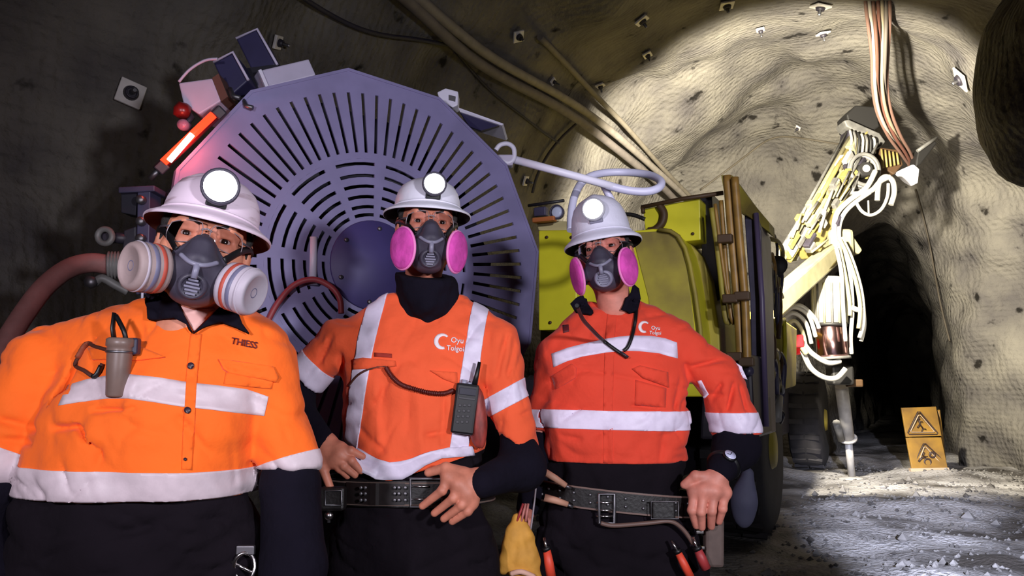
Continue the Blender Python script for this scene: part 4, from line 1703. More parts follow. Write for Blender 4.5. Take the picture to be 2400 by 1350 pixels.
    for nm, path, rs in (('sleeve_lower', nL, [0.046, 0.050, 0.036]), ('sleeve_lower', nR, [0.045, 0.063, 0.042])):
        Vn, Qn = limb_mesh(path, rs, 0.008, 0.04)
        npmesh(nm, Vn, Qn, M_NAVY, s)
    # neck gaiter
    f = Field(at(900, 760, Y) - Vector((0.02, 0.2, 0.02)), at(1110, 630, Y) + Vector((0.02, 0.15, 0.02)), 0.006)
    n0 = p.H((0, 0.03, -0.10))
    f.cap(n0 + Vector((0, 0, -0.01)), at(1004, 705, Y + .01), 0.088, 0.098, k=0.02)
    f.cap(at(1000, 690, Y - .06), at(1000, 712, Y - .085), 0.045, 0.026, k=0.05)
    f.noise(0.003, 0.06, 4, 8)
    f.half(p.H((0, 0, -0.128)), p.R @ Vector((0, -0.30, 1)))
    Vg, Qg = f.mesh()
    npmesh('neck_gaiter', Vg, Qg, M_NAVY, p.body)
    trousers(p, [(1040, 815, 1128, .112, 0), (1120, 800, 1138, .122, 0), (1200, 780, 1150, .128, 0), (1350, 768, 1172, .13, 0), (1450, 770, 1170, .12, 0)],
             at(880, 1450, Y), at(1070, 1450, Y), foot(870, Y), foot(1085, Y), 0.098,
             [((980, 1340), (1150, 1270), .012, .008), ((950, 1230), (940, 1350), .014, .006)])
    build_head_gear(p, 0.134, kind='disc', hat_label='white hard hat worn level by the middle miner in front of the reel',
                    mask_label='dark half mask with pink disc filters on the middle miner',
                    glass_label='clear safety glasses on the middle miner with the neck gaiter')
    # wide tool belt
    a_, c_ = at(772, 1155, Y), at(1150, 1155, Y)
    row = ((a_.x + c_.x) / 2, Y, (c_.x - a_.x) / 2, .130)
    zb = at(900, 1158, Y - .14).z
    bt = empty('tool_belt', (row[0], Y, zb), 'wide black leather tool belt under the middle miner\'s lifted shirt hem', 'belt', 'leather tool belts')
    V, F = strap_loop(ring_pts(row, zb, 61, 0.006)[:-1], (0, 0, 1), 0.036, 0.007)
    mesh('strap', V, F, M_LEATHER, bt, smooth=False)
    for dz in (-0.030, 0.030):
        V, F = strap_loop(ring_pts(row, zb + dz, 61, 0.013)[:-1], (0, 0, 1), 0.0022, 0.0015)
        mesh('stitching', V, F, mat('thread_tan', (96, 78, 70), 0.8), bt, smooth=False)
    Yb = Y - .145
    fr = lambda x, y, d=0.0: at(x, y, Yb + d)
    b = MB()
    q = [fr(962, 1122), fr(1036, 1122), fr(1036, 1188), fr(962, 1188)]
    b.tube([q[0], q[0].lerp(q[1], .5), q[1], q[1].lerp(q[2], .5), q[2], q[2].lerp(q[3], .5), q[3], q[3].lerp(q[0], .5)], 0.004, 8, closed=True)
    bk = b.build('buckle', M_STEEL, bt)
    for y in (1140, 1170):
        MB().tube([fr(962, y), fr(1005, y, -.004)], 0.0028, 8).build('prong', M_CHROME, bk)
    bb = MB()
    V, F = strap_loop([x_ for x_ in ring_pts(row, zb, 200, 0.014) if at(828, 1150, Y).x < x_.x < at(962, 1150, Y).x and x_.y < Y], (0, 0, 1), 0.030, 0.005, closed=False)
    mesh('front_panel', V, F, mat('leather_dark_brown', (26, 19, 19), 0.45, var=0.2, vscale=50), bt, smooth=False)
    for x in (846, 856, 925, 935, 950):
        for y in (1143, 1157, 1172):
            MB().lathe([(0.005, 0), (0.005, 0.003), (0.003, 0.004), (0.0005, 0.004)], fr(x, y, -.005), (0, -1, 0), 10).build('rivet', M_STEEL, bt)
    MB().bbox(fr(780, 1168, -.012), (0.036, 0.022, 0.032), None, 0.008).build('pouch', M_LEATHER, bt)
    MB().tube([fr(762, 1150, -.036), fr(800, 1150, -.036), fr(800, 1184, -.036), fr(762, 1184, -.036)], 0.003, 6, closed=True).build('pouch_frame', M_STEEL, bt)
    MB().lathe([(0.011, 0), (0.013, 0.006), (0.008, 0.012), (0.0005, 0.013)], fr(772, 1208, -.02), (0, -1, 0), 14).build('hook', M_CHROME, bt)
    MB().tube([fr(770, 1190, -.02), fr(771, 1225, -.02)], 0.0045, 8).build('hook_stem', M_STEEL, bt)
    # two-way radio
    Yq = drape([(1090, 950), (1091, 951)], bv, 0.0)[0].y - 0.022
    rd = empty('two_way_radio', at(1088, 1020, Yq), 'black handheld radio with stub antenna clipped on the middle miner\'s shirt', 'radio')
    Rm = Euler((0, math.radians(7), 0)).to_matrix()
    MB().bbox(at(1090, 958, Yq), (0.033, 0.018, 0.072), Rm, 0.007).build('body', M_BLACK, rd)
    MB().bbox(at(1096, 918, Yq - .02), (0.024, 0.003, 0.010), Rm, 0.002).build('screen', mat('lcd_grey', (66, 66, 74), 0.2), rd)
    for r_ in range(4):
        for k in range(3):
            MB().bbox(at(1078 + k * 11 - r_ * 2, 950 + r_ * 13, Yq - .019), (0.0042, 0.002, 0.0036), Rm, 0.001).build('key', mat('key_grey', (58, 56, 60), 0.5), rd)
    MB().bbox(at(1094, 934, Yq - .019), (0.024, 0.002, 0.003), Rm, 0.001).build('speaker_slot', mat('key_grey', (58, 56, 60), 0.5), rd)
    MB().tube([at(1112, 902, Yq), at(1117, 880, Yq), at(1124, 848, Yq)], [0.009, 0.007, 0.005], 10).build('antenna', M_BLACK, rd)
    MB().cyl(at(1086, 906, Yq), at(1089, 890, Yq), 0.009, 12).build('knob', mat('knob_pale', (150, 150, 170), 0.4), rd)
    MB().cyl(at(1099, 908, Yq - .005), at(1101, 896, Yq - .005), 0.007, 12).build('knob', mat('knob_pale', (150, 150, 170), 0.4), rd)
    # coiled cord to the speaker
    path = drape([(905, 862), (918, 882), (938, 900), (965, 910), (1005, 920), (1040, 922), (1062, 915)], bv, 0.012, 10)
    pts = []
    for i_ in range(len(path) - 1):
        for j in range(5):
            q = path[i_].lerp(path[i_ + 1], j / 5)
            a2 = (i_ * 5 + j) * 1.1
            t_ = (path[i_ + 1] - path[i_]).normalized()
            u_ = t_.cross(Vector((0, 1, 0))).normalized()
            pts.append(q + (u_ * math.cos(a2) + Vector((0, -1, 0)) * math.sin(a2)) * 0.005)
    MB().tube(pts, 0.0026, 6).build('coiled_cord', mat('cord_maroon', (84, 20, 14), 0.5), rd)
    # red-brown pouch hanging beside the radio
    f = Field(at(1050, 1060, Yq - .1), at(1160, 880, Yq + .1), 0.005)
    f.ell(at(1118, 975, Yq + .018), (0.026, 0.022, 0.085), k=0)
    f.ell(at(1128, 1010, Yq + .018), (0.014, 0.016, 0.05), k=.02)
    V, Q = f.mesh()
    hl = npmesh('radio_holster', V, Q, mat('leather_red_brown', (140, 52, 44), 0.6, var=0.3, vscale=26, stretch=(3, 1, 1)))
    tag(hl, 'red-brown leather radio holster behind the black handheld radio', 'holster')
    return p


# ============================================================ right miner
def miner_right():
    p = Person(2, 2.72, 0.13, 'miner in red shirt with two white chest bands and lanyard, beside the yellow rig', 'shirt',
               (1406, 580), 2.58, -15, -2, -9, (1.12, 1.05, 1.10))
    Y = p.Yt
    pL = [at(1296, 832, Y + .02), at(1270, 1010, Y + .02)]
    pR = [at(1586, 792, Y), at(1688, 888, Y), at(1727, 1000, Y - .01)]
    nL = [at(1268, 1000, Y + .02), at(1258, 1090, Y + .01), at(1236, 1190, Y - .06)]
    nR = [at(1712, 965, Y), at(1726, 1045, Y - .02), at(1690, 1100, Y - .13)]
    rows = [(1110, 1282, 1604, .13, 0), (1000, 1276, 1613, .132, -.008), (900, 1272, 1608, .126, 0), (830, 1282, 1596, .115, .0),
            (780, 1305, 1572, .10, .012), (735, 1350, 1530, .075, .02), (708, 1380, 1500, .05, .03)]
    torso = loft_mesh([(z, x, y, a - 0.03, b - 0.03) for (z, x, y, a, b) in rows_px(rows[1:], Y)])
    armm = [limb_mesh([pL[0]] + nL, [0.048, 0.042, 0.038, 0.027]), limb_mesh([pR[0]] + nR, [0.05, 0.045, 0.042, 0.027])]
    Yr = Y - .15
    A = lambda x, y, d=0.0: at(x, y, Yr + d)
    handR = hand_piece(A(1680, 1118, .01), [A(1628, 1152, .0), A(1650, 1150, -.014), A(1674, 1152, -.014), A(1698, 1154, .0)],
                       [[A(1628, 1152), A(1622, 1196, -.014), A(1632, 1232, .008)], [A(1650, 1150, -.014), A(1643, 1200, -.026), A(1645, 1236, .0)],
                        [A(1674, 1152, -.014), A(1668, 1198, -.026), A(1667, 1234, .0)], [A(1698, 1154), A(1693, 1192, -.014), A(1685, 1222, .006)]],
                       [A(1660, 1118, .0), A(1630, 1116, -.004), A(1604, 1136, .010)], rf=0.0145, rp=0.0215, forearm=nR[1], rw=0.030)
    wl, el = nL[2], nL[1]
    dn = (wl - el).normalized()
    side = Vector((0.2, -1, 0)).normalized()
    side = (side - dn * side.dot(dn)).normalized()
    pal = [wl + dn * 0.08 + side * t for t in (0.032, 0.011, -0.011, -0.032)]
    fg = [[q, q + dn * l_ * .5 + Vector((-.004, -.004, 0)), q + dn * l_ * .75 + Vector((.018, 0, 0))] for q, l_ in zip(pal, (.08, .09, .084, .066))]
    handL = hand_piece(wl, pal, fg, [wl + dn * .03 + side * .03, wl + dn * .06 + side * .05, wl + dn * .085 + side * .048], forearm=el)
    p.body = finish_body(p, [torso] + armm + [handR, handL])
    traps = [(at(1375, 765, Y + .02), at(1310, 830, Y + .01), 0.045, 0.060), (at(1478, 752, Y + .02), at(1580, 788, Y), 0.055, 0.066)]
    arms = [(pL, [0.060, 0.056], at(1270, 1008, Y), (pL[1] - pL[0])),
            (pR, [0.066, 0.074, 0.081], at(1726, 1016, Y), Vector((0.02, 0, -1)))]
    dy = -0.125
    G = [((1610, 855), (1640, 940), .010, .014, dy + .06), ((1620, 860), (1712, 838), .008, .011, dy + .06), ((1650, 820), (1700, 815), .007, .006, dy + .05),
         ((1572, 880), (1560, 950), .009, .009, dy), ((1600, 885), (1580, 960), .008, .007, dy + .03), ((1590, 880), (1540, 965), .007, .006, dy),
         ((1310, 955), (1316, 985), .008, .006, dy), ((1318, 985), (1362, 958), .007, .007, dy), ((1298, 925), (1345, 895), .007, .006, dy),
         ((1480, 950), (1550, 958), .007, .006, dy), ((1300, 1020), (1360, 1030), .01, .005, dy), ((1420, 1010), (1420, 1080), .014, .003, dy),
         ((1560, 1010), (1550, 1080), .012, .005, dy), ((1690, 900), (1660, 960), .009, .009, dy + .05), ((1720, 900), (1705, 960), .009, .008, dy + .05),
         ((1735, 905), (1745, 960), .008, .006, dy + .06), ((1330, 790), (1345, 850), .01, .005, dy), ((1540, 730), (1545, 790), .012, .004, dy), ((1655, 930), (1690, 925), .008, .007, dy + .05)]
    neck = (p.H((0, 0.03, -0.08)), p.H((0, 0.05, -0.125)))
    s = shirt(p, rows, arms, neck, hplane((1278, 1086), (1606, 1090), Y - .13, False), G, traps, neck_r=0.060)
    bv = [p.bvh]
    hb = bvh_of(p.HV(HEAD_V), HEAD_Q)
    tk = torso_keep(p, arms)
    decal('reflective_strip', [(1292, 829), (1330, 815), (1365, 806), (1419, 794), (1450, 789), (1481, 786), (1527, 787), (1560, 793), (1587, 803), (1589, 840), (1546, 828),
                               (1500, 823), (1469, 822), (1420, 826), (1365, 835), (1330, 846), (1297, 861)], bv, 0.003, 0.003, STRIP[2], s)
    band('reflective_strip', p.SV, p.SQ, [hplane((1274, 961), (1617, 966), Y - .13, True), hplane((1274, 1004), (1617, 1012), Y - .13, False)], tk, STRIP[2], s)
    band('reflective_strip', p.SV, p.SQ, [hplane((1668, 966), (1790, 966), Y, True), hplane((1668, 1012), (1790, 1012), Y, False)], arm_keep(p, arms, 1), STRIP[2], s)
    band('reflective_strip', p.SV, p.SQ, [hplane((1262, 960), (1300, 962), Y, True), hplane((1262, 1000), (1300, 1002), Y, False)], arm_keep(p, arms, 0), STRIP[2], s)
    decal('reflective_strip', [(1634, 893), (1643, 892), (1660, 925), (1650, 936)], bv, 0.003, 0.003, STRIP[2], s, cell=6)
    decal('reflective_strip', [(1726, 852), (1738, 860), (1752, 890), (1742, 886)], bv, 0.003, 0.003, STRIP[2], s, cell=6)
    decal('pocket_flap', [(1292, 882), (1340, 852), (1350, 862), (1348, 884), (1300, 912)], bv, 0.007, 0.006, SHIRT[2], s)
    decal('pocket_flap', [(1482, 864), (1500, 856), (1566, 872), (1568, 908), (1508, 886)], bv, 0.007, 0.006, SHIRT[2], s)
    decal('pocket', [(1490, 890), (1562, 910), (1560, 955), (1488, 950)], bv, 0.003, 0.003, SHIRT[2], s)
    decal('placket', [(1424, 730), (1446, 728), (1440, 800), (1436, 950), (1436, 1085), (1414, 1085), (1414, 950), (1418, 800)], bv, 0.0025, 0.003, SHIRT[2], s)
    swirl(p, 1510, 766, 14, M_PRINT_WH, s)
    text_decal('chest_lettering', 'Oyu', 1526, 772, 9, math.radians(3), bv, M_PRINT_WH, s)
    text_decal('chest_lettering', 'Tolgoi', 1522, 783, 8, math.radians(3), bv, M_PRINT_WH, s)
    ct = [p.bvh, hb]
    decal('collar', [(1336, 712), (1350, 698), (1366, 690), (1374, 706), (1390, 728), (1384, 734), (1360, 730), (1345, 726)], ct, 0.022, 0.010, M_NAVY, s, cell=7)
    decal('collar', [(1458, 727), (1466, 712), (1478, 685), (1484, 664), (1498, 676), (1502, 700), (1496, 724), (1478, 732)], ct, 0.022, 0.010, M_NAVY, s, cell=7)
    for path, rs in ((nL, [0.044, 0.046, 0.036]), (nR, [0.045, 0.072, 0.046])):
        Vn, Qn = limb_mesh(path, rs, 0.008, 0.04)
        npmesh('sleeve_lower', Vn, Qn, M_NAVY, s)
        if path is nL:
            decal('cuff_tape', [(1252, 1070), (1272, 1062), (1272, 1098), (1248, 1104)], [bvh_of(Vn, Qn)], 0.003, 0.003, mat('tape_pale_blue', (170, 176, 214), 0.5), s, cell=6)
    trousers(p, [(1070, 1284, 1602, .120, 0), (1150, 1282, 1602, .124, 0), (1230, 1268, 1640, .130, 0), (1350, 1250, 1668, .132, 0), (1450, 1250, 1670, .12, 0)],
             at(1370, 1430, Y), at(1550, 1430, Y), foot(1350, Y), foot(1575, Y), 0.098,
             [((1420, 1290), (1600, 1330), .012, .007), ((1480, 1230), (1475, 1350), .014, .006), ((1330, 1120), (1400, 1140), .01, .005), ((1480, 1120), (1560, 1100), .01, .004)])
    build_head_gear(p, 0.132, kind='disc', hat_label='cold white hard hat tilted the other way on the right miner',
                    mask_label='dark half mask with magenta disc filters on the right miner',
                    glass_label='clear safety glasses on the right miner wearing a lanyard', lamp_r=0.032)
    # tool belt, sagging to the right
    a_, c_ = at(1272, 1180, Y), at(1634, 1180, Y)
    row = ((a_.x + c_.x) / 2, Y, (c_.x - a_.x) / 2, .128)
    zb = at(1450, 1178, Y - .14).z
    bt = empty('tool_belt', (row[0], Y, zb), 'studded dark leather tool belt sagging below the right miner\'s shirt', 'belt', 'leather tool belts')
    V, F = strap_loop(ring_pts(row, zb, 61, 0.008, tilt=(-0.10, 0.0))[:-1], (0, 0, 1), 0.034, 0.007)
    mesh('strap', V, F, M_LEATHER, bt, smooth=False)
    for dz in (-0.031, 0.031):
        V, F = strap_loop(ring_pts(row, zb + dz, 61, 0.015, tilt=(-0.10, 0.0))[:-1], (0, 0, 1), 0.0026, 0.002)
        mesh('edge_piping', V, F, mat('piping_brown', (112, 88, 80), 0.4), bt, smooth=False)
    rp = ring_pts(row, zb, 400, 0.0155, tilt=(-0.10, 0.0))
    front = [q for q in rp if q.y < Y - .03]
    for k, q in enumerate(front[8::13]):
        for dz in (-0.012, 0.012):
            MB().lathe([(0.0048, 0), (0.0052, 0.002), (0.003, 0.004), (0.0005, 0.0045)], q + Vector((0, 0, dz)), (0, -1, 0), 10).build('stud', M_STEEL, bt)
    Yb = Y - .15
    fr = lambda x, y, d=0.0: at(x, y, Yb + d)
    q = [fr(1404, 1158), fr(1440, 1158), fr(1440, 1226), fr(1404, 1226)]
    bk = MB().tube([q[0], q[0].lerp(q[1], .5), q[1], q[1].lerp(q[2], .5), q[2], q[2].lerp(q[3], .5), q[3], q[3].lerp(q[0], .5)], 0.005, 8, closed=True).build('buckle', M_STEEL, bt)
    for y in (1178, 1196, 1210):
        MB().tube([fr(1398, y), fr(1436, y, -.006)], 0.0032, 8).build('prong', M_CHROME, bk)
    MB().tube(spline([fr(1408, 1226, -.004), fr(1440, 1232, -.006), fr(1520, 1226, -.008), fr(1570, 1222, .0), fr(1600, 1240, .006), fr(1625, 1275, .01)], 6), 0.007, 8).build('hanging_strap', mat('strap_brown', (104, 80, 72), 0.5), bt)
    MB().bbox(fr(1555, 1196, -.004), (0.036, 0.008, 0.028), None, 0.006).build('pouch', M_LEATHER, bt)
    MB().tube([fr(1526, 1176, -.016), fr(1590, 1176, -.014), fr(1590, 1216, -.014), fr(1526, 1216, -.016)], 0.0022, 6, closed=True).build('pouch_frame', M_STEEL, bt)
    # pale tool handles stuck in the belt on the left
    for (x0, y0, x1, y1, lab) in ((1276, 1106, 1326, 1138, 'short pale wooden handle tucked into the top of the studded belt'), (1276, 1166, 1330, 1182, 'pale tool shaft lying under the studded belt')):
        t = empty('hand_tool', fr(x1, y1), lab, 'tool')
        MB().tube([fr(x0, y0, -.01), fr((x0 + x1) / 2, (y0 + y1) / 2 - 1, -.012), fr(x1, y1, -.006)], [0.012, 0.011, 0.009], 10).build('grip', mat('handle_pale', (190, 140, 116), 0.6, var=.1), t)
        MB().tube([fr(x1, y1, -.006), fr(x1 + 12, y1 + 7, .0)], 0.005, 8).build('shaft', M_STEEL, t)
    # orange handled tools
    for (x0, y0, x1, y1, r, lab) in ((1281, 1286, 1292, 1352, .015, 'orange handled tool hanging beside the yellow glove'),
                                     (1588, 1292, 1618, 1352, .013, 'orange handled tool hanging on the thigh of the right miner'),
                                     (1634, 1285, 1655, 1332, .015, 'dark red handled tool below the hand with the watch')):
        t = empty('hand_tool', fr(x0, y0, -.01), lab, 'tool')
        red = mat('handle_red', (168, 58, 60), 0.5) if x0 == 1634 else mat('handle_orange', (226, 76, 52), 0.5)
        MB().tube([fr(x0, y0, -.01), fr((x0 + x1) / 2, (y0 + y1) / 2, -.014), fr(x1, y1, -.01)], [r * .8, r, r], 10).build('grip', red, t)
        MB().tube([fr(x0 - (x1 - x0) * .5, y0 - 26, .0), fr(x0, y0, -.01)], r * .35, 8).build('shaft', M_CHROME, t)
        MB().tube([fr(x0 - 2, y0 - 4, -.01), fr(x0 + 2, y0 + 4, -.01)], r, 10).build('collar', M_BLACK, t)
    # holster under the hand
    h_ = empty('tool_holster', fr(1665, 1330, .03), 'brownish tool holster hanging below the watch hand', 'holster')
    MB().bbox(fr(1672, 1270, .045), (0.030, 0.022, 0.075), Euler((0, math.radians(2), 0)).to_matrix(), 0.01).build('body', mat('holster_taupe', (92, 76, 70), 0.7, var=.15, vscale=30), h_)
    MB().bbox(fr(1640, 1247, .01), (0.012, 0.006, 0.005), None, 0.002).build('clasp', M_CHROME, h_)
    MB().bbox(fr(1644, 1284, .01), (0.010, 0.006, 0.005), None, 0.002).build('clasp', M_CHROME, h_)
    # slate pouch behind the arm
    f = Field(at(1690, 1260, Y + .10), at(1790, 1090, Y + .26), 0.007)
    f.ell(at(1742, 1185, Y + .18), (0.045, 0.030, 0.078), k=0)
    f.cap(at(1752, 1110, Y + .18), at(1745, 1170, Y + .18), .022, .04, k=.03)
    V, Q = f.mesh()
    hl = npmesh('tool_pouch', V, Q, mat('pouch_slate', (60, 60, 80), 0.8, var=.1))
    tag(hl, 'limp slate grey cloth pouch hanging behind the right miner\'s hand', 'pouch')
    # yellow leather glove on the left hip
    g = empty('work_glove', fr(1222, 1240, -.02), 'yellow leather work glove hanging between the middle and right miners', 'glove')
    f = Field(fr(1120, 1420, -.12), fr(1330, 1180, .1), 0.005)
    f.chain([fr(1212, 1218, -.02), fr(1216, 1260, -.03), fr(1222, 1310, -.03), fr(1230, 1335, -.025)], [.022, .042, .052, .046], k=.02, sc=(1, 1.7, 1))
    for x1, l_ in ((1200, 1392), (1222, 1402), (1246, 1400), (1268, 1385)):
        f.cap(fr((x1 + 1228) / 2, 1330, -.03), fr(x1, l_, -.03), .017, .014, k=.012)
    f.cap(fr(1190, 1290, -.03), fr(1178, 1335, -.04), .018, .013, k=.02)
    f.groove(fr(1215, 1235, -.06), fr(1205, 1330, -.06), .008, .006)
    f.groove(fr(1225, 1235, -.06), fr(1245, 1310, -.06), .008, .006)
    f.noise(.0025, .05, 8, 8)
    V, Q = f.mesh()
    npmesh('glove_hand', V, Q, mat('leather_yellow', (206, 148, 58), 0.75, var=.15, vscale=18, bump=.3, bscale=60, bdist=.004), g)
    MB().tube(spline([fr(1198, 1345, -.065), fr(1222, 1340, -.075), fr(1252, 1352, -.062)], 5), .008, 8).build('cuff_edge', mat('leather_pale', (216, 170, 150), 0.7), g)
    for k, (x0, x1) in enumerate(((1212, 1226), (1222, 1232), (1232, 1238))):
        MB().tube([fr(x0, 1222, -.03), fr(x1, 1180, -.025)], .008, 8, flat=(1, .5)).build('strap', mat('handle_red', (168, 58, 60), 0.5) if k == 0 else mat('strap_pinkish', (190, 120, 112), 0.6), g)
    MB().tube(spline([fr(1244, 1240, -.03), fr(1252, 1180, -.03), fr(1258, 1120, -.02)], 5), .006, 8, flat=(1, .5)).build('hanging_webbing', mat('webbing_grey', (150, 140, 146), .7), g)
    # watch
    wc = nR[2].lerp(nR[1], 0.12)
    wd = (nR[1] - nR[2]).normalized()
    wt = empty('wrist_watch', wc, 'black wrist watch with pale face on the right miner\'s wrist', 'watch')
    ux = wd.orthogonal().normalized()
    uy = wd.cross(ux)
    MB().tube([wc + (ux * math.cos(t) + uy * math.sin(t)) * 0.046 for t in np.linspace(0, 6.283, 33)[:-1]], 0.011, 8, closed=True, flat=(0.4, 1)).build('strap', M_BLACK, wt)
    vd = (O_CAM + Vector((0.15, 0, 0.25)) - wc)
    vd = (vd - wd * vd.dot(wd)).normalized()
    wf = MB().lathe([(0.021, -0.004), (0.023, 0.004), (0.020, 0.010), (0.018, 0.009)], wc + vd * 0.046, vd, 24).build('case', M_BLACK, wt)
    MB().lathe([(0.0185, 0.0088), (0.0185, 0.0098), (0.0005, 0.0100)], wc + vd * 0.046, vd, 24).build('dial', mat('dial_pale', (206, 208, 240), 0.3), wf)
    for (ax_, ay_) in ((0, .013), (.009, -.006)):
        MB().tube([wc + vd * .0565, wc + vd * .0565 + wd * ay_ + vd.cross(wd) * ax_], 0.0012, 6).build('hand', M_BLACK, wf)
    # lanyard
    ln = empty('lanyard', at(1472, 832, Y - .14), 'black lanyard hanging in a V over the red shirt', 'lanyard')
    for pts in ([(1352, 716), (1366, 748), (1385, 770), (1410, 795), (1440, 818), (1470, 838)], [(1492, 722), (1489, 750), (1482, 785), (1472, 812), (1462, 822)]):
        MB().tube(drape(pts, bv, 0.008), 0.0062, 8, flat=(1, 1)).build('strap', M_BLACK, ln)
    pt = drape([(1455, 826), (1472, 838)], bv, 0.014)
    MB().tube([pt[0], pt[-1]], 0.010, 8, flat=(1, .5)).build('clip', mat('clip_charcoal', (48, 44, 52), .4), ln)
    # red smudge badge on the shoulder
    decal('shoulder_badge', [(1318, 762), (1332, 760), (1334, 776), (1320, 780)], bv, 0.003, 0.002, M_PRINT_DK, s, cell=5)
    return p


P1 = miner_left()
P2 = miner_middle()
P3 = miner_right()
# ------------------------------------------------------------------ cable reel
M_REEL = mat('reel_grey_cool_light', (130, 124, 166), 0.5, var=0.10, vscale=6, bump=0.08, bscale=60, bdist=0.004)  # bluish violet of the cool lamplight put into the grey metal's colour
M_REELD = mat('reel_inner_dark', (26, 24, 36), 0.8)
M_CABLE = mat('reel_cable_dark', (34, 32, 44), 0.6)
M_WHITE = mat('painted_pale_lavender', (226, 222, 242), 0.45, var=0.04)
M_PALE = mat('box_pale_grey', (190, 182, 206), 0.5, var=0.06)
M_DARKBOX = mat('box_dark_blue', (46, 42, 78), 0.55, var=0.1)
M_YEL = mat('machine_yellow', (214, 206, 44), 0.45, var=0.08, vscale=3, bump=0.05, bscale=30)
M_YELD = mat('machine_yellow_dusty', (172, 158, 56), 0.6, rgb2=(128, 112, 54), vscale=3, bump=0.1, bscale=30)
M_OCHRE = mat('pipe_ochre', (148, 112, 54), 0.45, var=0.2, vscale=10)
M_MACH = mat('machine_dark_steel', (42, 38, 48), 0.5, var=0.25, vscale=8)
M_MACHB = mat('machine_blue_steel', (64, 60, 84), 0.45, var=0.25, vscale=6)
M_BROWN = mat('seal_brown', (70, 48, 26), 0.6)
M_CREAM = mat('boom_cream', (140, 133, 104), 0.5, var=0.15, vscale=6)
M_CREAMY = mat('boom_dull_yellow', (136, 122, 70), 0.55, var=0.2, vscale=6)
M_HOSEW = mat('hose_white', (150, 147, 143), 0.5)
M_GREYM = mat('boom_grey_steel', (96, 94, 92), 0.5, var=0.3, vscale=9)
M_BLK = mat('boom_black', (24, 22, 22), 0.6)
M_RUST = mat('hose_reddish_brown', (134, 88, 84), 0.7, var=0.15, vscale=12, bump=0.2, bscale=40)

TH = math.radians(32)
RC = at(875, 622, 3.5)
RU = Vector((math.cos(TH), math.sin(TH), 0))
RV = Vector((0, 0, 1))
RN = RU.cross(RV)          # towards the camera


def rp(r, a, off=0.0):
    return RC + RU * (r * math.cos(a)) + RV * (r * math.sin(a)) + RN * off


def pprism(poly, Y, depth):
    """solid whose front outline is seen at the pixels, at depth Y, running back"""
    return MB().prism([at(x, y, Y) for x, y in poly], Vector((0, depth, 0)))


